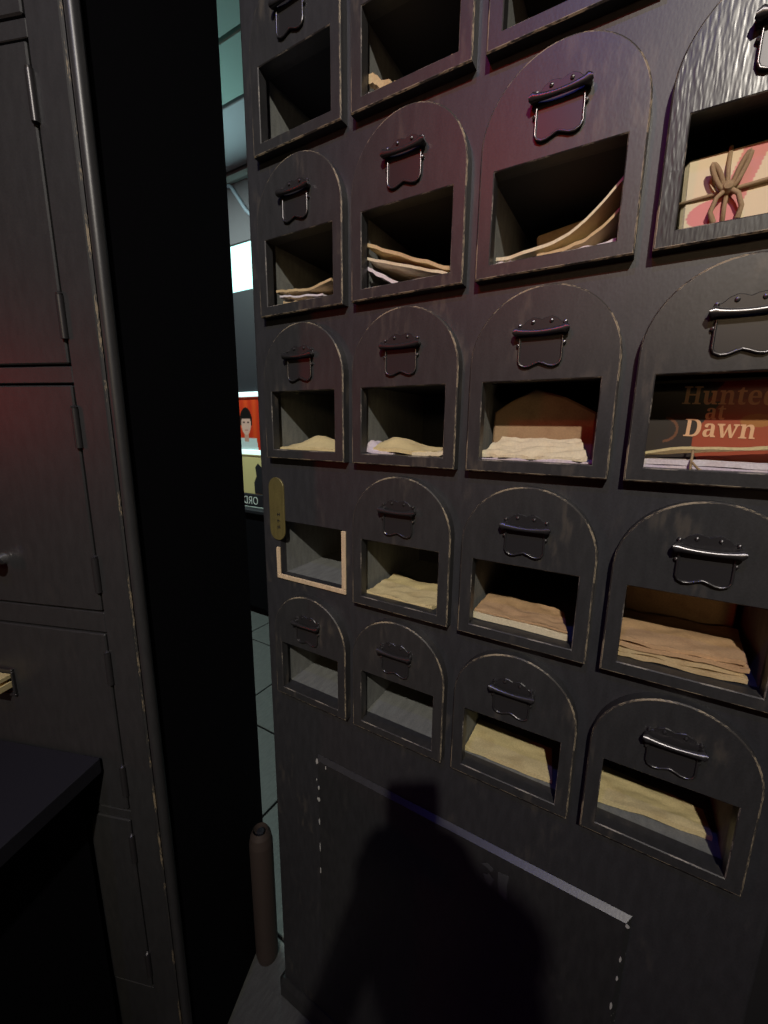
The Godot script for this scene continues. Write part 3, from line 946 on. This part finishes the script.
	bx2.append(Vector2(0.002, 0.0)); bx2.append(Vector2(0.138, 0.0))
	plate(st, bx2, -0.012, 0.0, 0.002)
	var bb := obj("brown_envelope", st, M.ochre)
	bb.position = slot_at(3, 3) + Vector3(0, 0.001, -0.145)
	tag(bb, "round topped brown envelope standing behind the thick ochre stack", "envelope", g)
	# bottom row
	letter("yellow_envelope", "pale yellow envelope with a crease down its middle in the bottom row", "envelope", g, 4, 2, [V(-0.006, 0.009, -0.034), V(0.136, 0.008, -0.040), V(0.124, 0.008, -0.110), V(-0.006, 0.010, -0.115)], 0.007, 0.0015, 41, M.yellow)
	letter("yellow_envelope", "pale yellow envelope in the bottom row slot next to the creased one", "envelope", g, 4, 3, [V(-0.004, 0.010, -0.040), V(0.140, 0.008, -0.056), V(0.134, 0.009, -0.100), V(-0.003, 0.010, -0.115)], 0.008, 0.002, 43, M.yellow, Vector3(0.5, 0.004, 0.0))
	parcel()
	book()

func parcel() -> void:
	var t := thing("gift_parcel", "cream and pink paper parcel tied with brown twine bow in slot", "parcel", slot_at(1, 3) + Vector3(0.078, 0.009, -0.034))
	t.rotation = Vector3(-0.08, 0.0, 0.03)
	var im := func(x: int, y: int) -> Color:
		var u := x / 96.0
		var v := 1.0 - y / 96.0
		var c := Color(0.87, 0.80, 0.66)
		if absf(u - 0.24 - v * 0.20) < 0.085 and v > 0.28: c = Color(0.82, 0.54, 0.50)
		if pow((u - 0.20) / 0.19, 2) + pow((v - 0.20) / 0.20, 2) < 1.0: c = Color(0.84, 0.54, 0.52)
		return c
	var pm := mat(Color.WHITE, 0.75)
	pm.albedo_texture = tex(96, 96, im)
	var st := begin()
	box(st, Vector3(-0.074, 0.0, -0.05), Vector3(0.062, 0.080, 0.0), 0.004)
	var wr := obj("wrapping", st, M.cream, t)
	st = begin()
	box(st, Vector3(-0.0695, 0.0045, -0.0002), Vector3(0.0575, 0.0755, 0.0004))
	quad(st, Vector3(-0.070, 0.004, 0.0005), Vector3(0.058, 0.004, 0.0005), Vector3(0.058, 0.076, 0.0005), Vector3(-0.070, 0.076, 0.0005), Vector3(0, 0, 1), Vector2(0, 1), Vector2(1, 1), Vector2(1, 0), Vector2(0, 0))
	obj("pink_print", st, pm, wr)
	st = begin()
	tube(st, [V(-0.076, 0.035, 0.0), V(-0.04, 0.036, 0.003), V(0.0, 0.038, 0.004), V(0.03, 0.040, 0.003), V(0.064, 0.043, 0.0), V(0.064, 0.043, -0.052), V(-0.076, 0.035, -0.052)], [0.0022], 7, true)
	tube(st, [V(-0.035, 0.080, 0.0), V(-0.036, 0.06, 0.003), V(-0.035, 0.038, 0.004), V(-0.036, 0.02, 0.003), V(-0.036, -0.0005, 0.0), V(-0.036, -0.0005, -0.052), V(-0.036, 0.080, -0.052)], [0.0022], 7, true)
	obj("twine", st, M.twine, t)
	st = begin()
	for s in [-1, 1]:
		var lp := []
		for i in 16:
			var a := TAU * i / 16.0
			lp.append(V(-0.035 + s * (0.006 + 0.010 * (1 - cos(a))) * 0.6, 0.038 + (0.026 * (1 - cos(a)) * 0.5) * (1.0 if s > 0 else 0.85) + 0.006 * sin(a), 0.006 + 0.006 * sin(a * 0.5)))
		tube(st, lp, [0.0024], 7, true)
		tube(st, [V(-0.035, 0.038, 0.006), V(-0.035 + s * 0.009, 0.028, 0.010), V(-0.035 + s * 0.013, 0.016, 0.008), V(-0.034 + s * 0.010, 0.006, 0.005)], [0.0024, 0.0024, 0.0024, 0.003], 7)
	lathe(st, [Vector2(0, -0.006), Vector2(0.006, -0.003), Vector2(0.0065, 0.001), Vector2(0.004, 0.005), Vector2(0, 0.006)], 12, Transform3D(Basis(Vector3.RIGHT, PI / 2), V(-0.035, 0.038, 0.007)))
	obj("bow", st, M.twine, t)

func book() -> void:
	var t := thing("book", "orange and brown book titled in pale lettering standing in slot", "book", slot_at(2, 3) + Vector3(0.001, 0.003, -0.060))
	t.rotation = Vector3(-0.06, 0, 0)
	var im := func(x: int, y: int) -> Color:
		var u := x / 160.0
		var v := 1.0 - y / 128.0
		var c := Color(0.16, 0.11, 0.07)
		var left := 0.44 - 0.10 * sin(v * 5.0)
		if v > 0.78: left = 0.40 + 0.5 * (v - 0.78)
		if u > left: c = Color(0.60, 0.25, 0.11)
		if u > left and v > 0.80: c = Color(0.50, 0.17, 0.10)  # darker top band: shade over the upper title line, put into the colour
		if u > 0.96 - 0.18 * (0.4 - v) and v < 0.45: c = Color(0.10, 0.07, 0.05)
		if pow((u - 0.76) / 0.11, 2) + pow((v - 0.56) / 0.075, 2) < 1.0: c = Color(0.62, 0.40, 0.15)
		if absf(pow((u - 0.12) / 0.1, 2) + pow((v - 0.45) / 0.14, 2) - 1.0) < 0.22 and u > 0.12: c = Color(0.42, 0.26, 0.15)
		return c
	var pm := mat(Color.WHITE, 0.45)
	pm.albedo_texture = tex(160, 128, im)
	var st := begin()
	box(st, Vector3(0, 0, -0.003), Vector3(0.138, 0.102, -0.0005), 0.0005)
	box(st, Vector3(0, 0, -0.022), Vector3(0.138, 0.102, -0.020), 0.0005)
	box(st, Vector3(-0.002, 0, -0.022), Vector3(0.0, 0.102, -0.0005), 0.0005)
	obj("cover_boards", st, M.brown, t)
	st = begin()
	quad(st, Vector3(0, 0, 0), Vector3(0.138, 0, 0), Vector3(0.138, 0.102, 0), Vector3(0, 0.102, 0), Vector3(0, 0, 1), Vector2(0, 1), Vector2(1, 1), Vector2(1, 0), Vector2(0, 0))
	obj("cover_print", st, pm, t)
	st = begin()
	box(st, Vector3(0.001, 0.002, -0.020), Vector3(0.135, 0.106, -0.003))
	obj("pages", st, M.cream, t)
	var sf := SystemFont.new()
	sf.font_names = PackedStringArray(["Droid Serif"])
	sf.font_weight = 700
	var k := 0
	for w in [["Hunted", 0.077, 0.0855, 0.00046], ["at", 0.066, 0.0665, 0.00038], ["Dawn", 0.072, 0.047, 0.00046]]:
		var tm := TextMesh.new()
		tm.font = sf
		tm.text = w[0]
		tm.font_size = 64
		tm.pixel_size = w[3]
		tm.depth = 0.0006
		var o := put("title_lettering", tm, mat(Color(0.86, 0.68, 0.52), 0.6), t)
		o.position = Vector3(w[1], w[2], 0.0004)
		o.rotation.z = -0.03
		o.scale.x = 0.82
		k += 1
	var g := "letters in the cabinet slots"
	letter("paper_bundle", "flat bundle of pinkish white papers in front of the book", "paper", g, 2, 3, [V(-0.006, 0.014, -0.016), V(0.146, 0.013, -0.016), V(0.146, 0.012, -0.054), V(-0.004, 0.013, -0.054)], 0.006, 0.001, 51, M.white)
	letter("paper_bundle", "thin pinkish sheet beneath the paper bundle before the book", "paper", g, 2, 3, [V(-0.005, 0.007, -0.015), V(0.146, 0.006, -0.018), V(0.146, 0.006, -0.054), V(-0.004, 0.007, -0.054)], 0.005, 0.001, 52, M.lilac)
	letter("tan_envelope", "narrow tan letter slanting across the front of the book", "envelope", g, 2, 3, [V(-0.002, 0.019, -0.022), V(0.145, 0.034, -0.030), V(0.146, 0.034, -0.050), V(-0.002, 0.019, -0.05)], 0.003, 0.001, 53, M.yellow, Vector3(0.25, 0.006, 0.0))
	st = begin()
	tube(st, [V(0.046, 0.001, -0.013), V(0.046, 0.012, -0.0125), V(0.047, 0.019, -0.02), V(0.048, 0.026, -0.03), V(0.047, 0.028, -0.05)], [0.0014], 6)
	tube(st, [V(0.047, 0.012, -0.012), V(0.052, 0.006, -0.0105), V(0.056, 0.003, -0.0105)], [0.0014], 6)
	var tw := obj("string", st, M.twine)
	tw.position = slot_at(2, 3)
	tag(tw, "tan string tied round the papers in front of the book", "string")

# ---------------------------------------------------------------- lockers on the other side
func lockers() -> void:
	var t := thing("steel_locker", "dark grey locker with hinged doors and black side", "locker", Vector3(-0.090, 0, 0.227), deg_to_rad(20.0))
	var W := -0.517; var D := -0.362; var top := 2.464
	var st := begin()
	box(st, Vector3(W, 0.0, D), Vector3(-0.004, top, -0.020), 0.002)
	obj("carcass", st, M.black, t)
	# face frame
	st = begin()
	box(st, Vector3(-0.075, 0.0, -0.022), Vector3(-0.021, top, 0.0), 0.0015)
	obj("stile", st, M.locker, t)
	st = begin()
	box(st, Vector3(W, 0.0, -0.022), Vector3(-0.443, top, 0.0), 0.0015)
	obj("stile", st, M.locker, t)
	# rounded corner post with a worn arris
	st = begin()
	tube(st, [Vector3(-0.0095, 0, -0.0095), Vector3(-0.0095, top, -0.0095)], [0.0095], 20)
	obj("corner_post", st, M.locker, t)
	st = begin()
	quad(st, Vector3(-0.021, 0, -0.0012), Vector3(-0.0187, 0, -0.0035), Vector3(-0.0187, top, -0.0035), Vector3(-0.021, top, -0.0012), Vector3(1, 0, 1), Vector2(0, 0), Vector2(0, 1), Vector2(2.6, 1), Vector2(2.6, 0))
	obj("worn_arris", st, M.arris, t)
	# doors
	var doors := [[2.0235, 2.4127], [1.5878, 1.9977], [1.1849, 1.5594], [0.7785, 1.1444], [0.329, 0.757]]
	var rails := [2.4127, 1.9977, 1.5594, 1.1444, 0.757, 0.0]
	var rail_b := [top, 2.0235, 1.5878, 1.1849, 0.7785, 0.329]
	for k in 6:
		st = begin()
		box(st, Vector3(-0.443, rails[k] + 0.002, -0.022), Vector3(-0.075, rail_b[k] - 0.002, -0.0005), 0.001)
		obj("rail", st, M.locker, t)
	for k in 5:
		var y0: float = doors[k][0] + 0.0015
		var y1: float = doors[k][1] - 0.0015
		st = begin()
		box(st, Vector3(-0.4405, y0, -0.020), Vector3(-0.078, y1, 0.001), 0.002)
		var d := obj("door", st, M.locker, t)
		for yy in [y0 + 0.035, y1 - 0.095]:
			st = begin()
			var yl: float = yy + 0.06
			tube(st, [Vector3(-0.0765, yy, 0.002), Vector3(-0.0765, yl, 0.002)], [0.0055], 10)
			lathe(st, [Vector2(0.0045, 0.0), Vector2(0.005, 0.003), Vector2(0, 0.007)], 10, Transform3D(Basis.IDENTITY, Vector3(-0.0765, yl, 0.002)))
			obj("hinge", st, M.iron_dark, d)
		if k < 3:
			st = begin()
			lathe(st, [Vector2(0.011, 0), Vector2(0.008, 0.010), Vector2(0.013, 0.018), Vector2(0.013, 0.024), Vector2(0.008, 0.028), Vector2(0, 0.029)], 18, Transform3D(Basis(Vector3.RIGHT, PI / 2), Vector3(-0.266, (y0 + y1) * 0.5 - 0.105, 0.001)))
			obj("knob", st, mat(lin(0.55, 0.55, 0.55), 0.22, 0.9), d)
	# mail slot with letters in the fourth door
	st = begin()
	for b in [[-0.388, 0.995, -0.288, 1.000], [-0.388, 1.046, -0.288, 1.051], [-0.388, 1.000, -0.383, 1.046], [-0.293, 1.000, -0.288, 1.046]]:
		box(st, Vector3(b[0], b[1], 0.0), Vector3(b[2], b[3], 0.006), 0.001)
	var fr := obj("mail_slot_rim", st, M.iron_dark, t)
	fr.set_meta("label", "dark metal rim of a mail slot")
	for k in 2:
		st = begin()
		box(st, Vector3(-0.380, 1.012 + 0.019 * k, 0.002), Vector3(-0.296, 1.025 + 0.015 * k, 0.034 - 0.006 * k), 0.001)
		var o := obj("tan_envelope", st, M.yellow)
		o.transform = t.transform
		tag(o, ["thick tan letter poking out low from the locker mail slot", "thin tan letter poking out above another from locker mail slot"][k], "envelope", "letters in the locker mail slot")
	# low black cupboard standing against the lockers
	var c := thing("low_cupboard", "low black cupboard with overhanging navy black top against the lockers", "cupboard", Vector3(-0.090, 0, 0.227), deg_to_rad(20.0))
	st = begin()
	box(st, Vector3(-0.60, 0.862, 0.006), Vector3(-0.118, 0.894, 0.32), 0.002)
	obj("top", st, mat(lin(0.008, 0.008, 0.015), 0.7), c)
	st = begin()
	box(st, Vector3(-0.585, 0.03, 0.012), Vector3(-0.165, 0.862, 0.30), 0.002)
	obj("body", st, M.black, c)
	st = begin()
	box(st, Vector3(-0.57, 0.0, 0.03), Vector3(-0.18, 0.03, 0.28), 0.002)
	obj("plinth", st, M.black, c)

# ---------------------------------------------------------------- the person who takes the picture, and the phone
# surface nets over joined tapered capsules; bones: [a, b, ra, rb]
func nets(st: SurfaceTool, bones: Array, cell: float, k: float, colour: Callable) -> void:
	var lo := Vector3(1e9, 1e9, 1e9)
	var hi := -lo
	for b in bones:
		var r: float = maxf(b[2], b[3]) + cell * 2.0
		lo = lo.min((b[0] as Vector3).min(b[1]) - Vector3.ONE * r)
		hi = hi.max((b[0] as Vector3).max(b[1]) + Vector3.ONE * r)
	var n := Vector3i(((hi - lo) / cell).ceil()) + Vector3i.ONE
	var sy := n.x
	var sz := n.x * n.y
	var val := PackedFloat32Array()
	val.resize(sz * n.z)
	val.fill(1.0)
	# visit only the cells near each bone
	for b in bones:
		var a: Vector3 = b[0]
		var ab: Vector3 = b[1] - a
		var l2 := maxf(ab.length_squared(), 1e-9)
		var ra: float = b[2]
		var dr: float = b[3] - ra
		var m: float = maxf(b[2], b[3]) + k + cell * 2.0
		var i0 := Vector3i((((a.min(b[1]) - Vector3.ONE * m) - lo) / cell).floor()).clamp(Vector3i.ZERO, n - Vector3i.ONE)
		var i1 := Vector3i((((a.max(b[1]) + Vector3.ONE * m) - lo) / cell).ceil()).clamp(Vector3i.ZERO, n - Vector3i.ONE)
		for z in range(i0.z, i1.z + 1):
			for y in range(i0.y, i1.y + 1):
				for x in range(i0.x, i1.x + 1):
					var p := lo + Vector3(x, y, z) * cell - a
					var h := clampf(p.dot(ab) / l2, 0.0, 1.0)
					var d := (p - ab * h).length() - ra - dr * h
					var id := x + y * sy + z * sz
					var e := val[id]
					var g := maxf(k - absf(d - e), 0.0) / k
					val[id] = minf(d, e) - g * g * k * 0.25
	var vid := {}
	var vs := PackedVector3Array()
	var idx := PackedInt32Array()
	for z in n.z - 1:
		for y in n.y - 1:
			for x in n.x - 1:
				var id := x + y * sy + z * sz
				var v := [val[id], val[id + 1], val[id + sy], val[id + 1 + sy], val[id + sz], val[id + 1 + sz], val[id + sy + sz], val[id + 1 + sy + sz]]
				var neg := 0
				for q in v:
					if q < 0.0: neg += 1
				if neg == 0 or neg == 8: continue
				var s := Vector3.ZERO
				var c := 0
				for e in [[0, 1], [2, 3], [4, 5], [6, 7], [0, 2], [1, 3], [4, 6], [5, 7], [0, 4], [1, 5], [2, 6], [3, 7]]:
					var f0: float = v[e[0]]; var f1: float = v[e[1]]
					if (f0 < 0.0) == (f1 < 0.0): continue
					var t := f0 / (f0 - f1)
					var p0 := Vector3(e[0] & 1, (e[0] >> 1) & 1, e[0] >> 2)
					var p1 := Vector3(e[1] & 1, (e[1] >> 1) & 1, e[1] >> 2)
					s += p0.lerp(p1, t)
					c += 1
				vid[id] = vs.size()
				vs.append(lo + (Vector3(x, y, z) + s / c) * cell)
	for id in vid.keys():
		var x: int = id % sy
		var y: int = (id / sy) % n.y
		var z: int = id / sz
		var f0 := val[id]
		var nb := [[id + 1, sy, sz, y, z], [id + sy, sz, 1, z, x], [id + sz, 1, sy, x, y]]
		for e in nb:
			if e[3] == 0 or e[4] == 0: continue
			var f1 := val[e[0]]
			if (f0 < 0.0) == (f1 < 0.0): continue
			var q := [id, id - e[1], id - e[1] - e[2], id - e[2]]
			if not (vid.has(q[1]) and vid.has(q[2]) and vid.has(q[3])): continue
			var w := [vid[q[0]], vid[q[1]], vid[q[2]], vid[q[3]]]
			if f0 < 0.0: idx.append_array(PackedInt32Array([w[0], w[2], w[1], w[0], w[3], w[2]]))
			else: idx.append_array(PackedInt32Array([w[0], w[1], w[2], w[0], w[2], w[3]]))
	st.set_smooth_group(0)
	for i in idx:
		st.set_color(colour.call(vs[i]))
		st.add_vertex(vs[i])

func photographer() -> void:
	var F := Vector3(cam_fwd.x, 0, cam_fwd.z).normalized()
	var Rt := Vector3(-F.z, 0, F.x)
	var base := EYE - F * 0.37 - Rt * 0.03
	base.y = 0.0
	var P := func(r: float, y: float, f: float) -> Vector3: return Rt * r + Vector3(0, y, 0) + F * f
	var ph := func(a: float, b: float, c: float) -> Vector3: return EYE + cam_right * a + cam_up * b + cam_fwd * c - base
	var t := thing("person", "person in dark jacket and jeans raising a phone with both hands", "person", base)
	var dark := Color(0.02, 0.02, 0.024)
	var jean := Color(0.03, 0.04, 0.07)
	var skin := Color(0.46, 0.29, 0.21)
	var shoe := Color(0.015, 0.015, 0.015)
	var wl: Vector3 = ph.call(-0.100, -0.130, -0.050)
	var wr: Vector3 = ph.call(0.044, -0.130, -0.050)
	var bones := []
	for s in [-1.0, 1.0]:
		bones.append([P.call(0.09 * s, 0.92, 0.0), P.call(0.095 * s, 0.50, 0.01), 0.088, 0.058])
		bones.append([P.call(0.095 * s, 0.50, 0.01), P.call(0.10 * s, 0.10, -0.01), 0.056, 0.042])
		bones.append([P.call(0.10 * s, 0.045, -0.03), P.call(0.115 * s, 0.035, 0.15), 0.042, 0.034])
		bones.append([P.call(0.03 * s, 1.37, 0.0), P.call(0.165 * s, 1.385, -0.005), 0.07, 0.062])
		var el: Vector3 = P.call(0.235 * s, 1.115, 0.075)
		bones.append([P.call(0.175 * s, 1.375, 0.0), el, 0.058, 0.047])
		bones.append([el, wl if s < 0 else wr, 0.046, 0.030])
	bones.append([P.call(-0.05, 0.97, 0.0), P.call(0.05, 0.97, 0.0), 0.125, 0.125])
	bones.append([P.call(-0.045, 1.12, 0.005), P.call(0.045, 1.12, 0.005), 0.115, 0.115])
	bones.append([P.call(-0.065, 1.27, 0.01), P.call(0.065, 1.27, 0.01), 0.122, 0.122])
	bones.append([P.call(0.0, 1.40, -0.01), P.call(0.0, 1.53, 0.02), 0.062, 0.056])
	var st := begin()
	nets(st, bones, 0.014, 0.035, func(v: Vector3) -> Color:
		if v.y < 0.09: return shoe
		if v.y < 0.93: return jean
		if v.y > 1.46 and Vector2(v.x, v.z).length() < 0.09: return skin
		return dark)
	# head
	var hb := [
		[P.call(0, 1.63, -0.018), P.call(0, 1.61, 0.02), 0.088, 0.080],
		[P.call(0, 1.57, 0.03), P.call(0, 1.535, 0.055), 0.064, 0.042],
		[P.call(0.0, 1.612, 0.098), P.call(0, 1.578, 0.117), 0.010, 0.014],
		[P.call(-0.022, 1.543, 0.092), P.call(0.022, 1.543, 0.092), 0.010, 0.010],
		[P.call(-0.03, 1.632, 0.083), P.call(0.03, 1.632, 0.083), 0.016, 0.016],
		[P.call(0, 1.50, 0.0), P.call(0, 1.56, 0.02), 0.055, 0.055]]
	for s in [-1.0, 1.0]:
		hb.append([P.call(0.083 * s, 1.615, 0.0), P.call(0.082 * s, 1.585, 0.006), 0.016, 0.011])
	nets(st, hb, 0.0055, 0.016, func(_v: Vector3) -> Color: return skin)
	# hands: palm, four fingers round the back of the phone, thumb on the screen side
	for s in [-1.0, 1.0]:
		var mid := -0.02825
		var H := func(a: float, b: float, c: float) -> Vector3: return ph.call(mid + s * (a - mid if s > 0 else a - mid), b, c)
		var w: Vector3 = wl if s < 0 else wr
		var b2 := []
		var palm: Vector3 = H.call(0.036, -0.095, -0.026)
		b2.append([w, palm, 0.026, 0.024])
		b2.append([palm, H.call(0.030, -0.068, -0.016), 0.022, 0.016])
		b2.append([palm, H.call(0.030, -0.102, -0.018), 0.022, 0.017])
		var reach := [-0.006, -0.012, -0.009, 0.001]
		for i in 4:
			var bb := -0.064 - 0.0185 * i
			b2.append([H.call(0.030, bb, -0.014), H.call(0.0225, bb + 0.001, 0.004), 0.0092, 0.0088])
			b2.append([H.call(0.0225, bb + 0.001, 0.004), H.call(0.011, bb + 0.002, 0.0085), 0.0088, 0.0082])
			b2.append([H.call(0.011, bb + 0.002, 0.0085), H.call(reach[i], bb + 0.003, 0.0078), 0.0082, 0.0070])
		b2.append([palm, H.call(0.024, -0.078, -0.027), 0.016, 0.011])
		b2.append([H.call(0.024, -0.078, -0.027), H.call(0.006, -0.062, -0.020), 0.0105, 0.0085])
		nets(st, b2, 0.0034, 0.006, func(v: Vector3) -> Color: return dark if v.distance_to(w) < 0.024 else skin)
	st.generate_normals()
	var bm := mat(Color.WHITE, 0.7)
	bm.vertex_color_use_as_albedo = true
	obj("body", st, bm, t)
	# hair and eyes
	st = begin()
	nets(st, [[P.call(0, 1.655, -0.03), P.call(0, 1.665, 0.025), 0.094, 0.078], [P.call(0, 1.63, -0.045), P.call(0, 1.53, -0.05), 0.086, 0.06],
		[P.call(-0.055, 1.66, 0.03), P.call(0.055, 1.66, 0.03), 0.05, 0.05]], 0.007, 0.02, func(_v: Vector3) -> Color: return Color(0.01, 0.008, 0.007))
	st.generate_normals()
	var hm := mat(Color.WHITE, 0.5)
	hm.vertex_color_use_as_albedo = true
	obj("hair", st, hm, t)
	for s in [-1.0, 1.0]:
		st = begin()
		var prof := []
		for i in 9: prof.append(Vector2(sin(PI * i / 8) * 0.011, -cos(PI * i / 8) * 0.011))
		lathe(st, prof, 14, Transform3D(Basis(Rt, -F, Vector3.UP), P.call(0.031 * s, 1.612, 0.088)))
		obj("eye", st, mat(Color(0.85, 0.84, 0.82), 0.2), t)
	# phone: its camera looks along the picture's axis
	var pt := thing("phone", "black smartphone held up in both hands of the photographer", "phone", EYE)
	pt.basis = Basis(cam_right, cam_up, -cam_fwd).orthonormalized()
	st = begin()
	var rr := PackedVector2Array()
	for q in [[-0.0005, 0.011, 0.0], [-0.056, 0.011, 0.5], [-0.056, -0.118, 1.0], [-0.0005, -0.118, 1.5]]:
		for i in 6:
			var a: float = PI * (q[2] + 0.1 * i)
			rr.append(Vector2(q[0] + cos(a) * 0.009, q[1] + sin(a) * 0.009))
	plate(st, rr, 0.003, 0.011, 0.001)
	obj("shell", st, M.iron_dark, pt)
	st = begin()
	box(st, Vector3(-0.062, -0.124, 0.0108), Vector3(0.0055, 0.017, 0.0113), 0.0002)
	obj("screen", st, mat(lin(0.01, 0.01, 0.012), 0.1), pt)
	for q in [Vector2(0, 0), Vector2(0, -0.019), Vector2(-0.017, -0.0095)]:
		st = begin()
		lathe(st, [Vector2(0.0, 0.0), Vector2(0.0070, 0.0), Vector2(0.0075, 0.0006), Vector2(0.0075, 0.002)], 18, Transform3D(Basis(Vector3.RIGHT, PI / 2), Vector3(q.x, q.y, 0.001)))
		obj("lens_ring", st, mat(lin(0.02, 0.02, 0.022), 0.15), pt)

func _ready() -> void:
	rng.seed = 7
	camera_and_light()
	make_materials()
	lights()
	room()
	cabinet()
	lockers()
	contents()
	far_end()
	photographer()
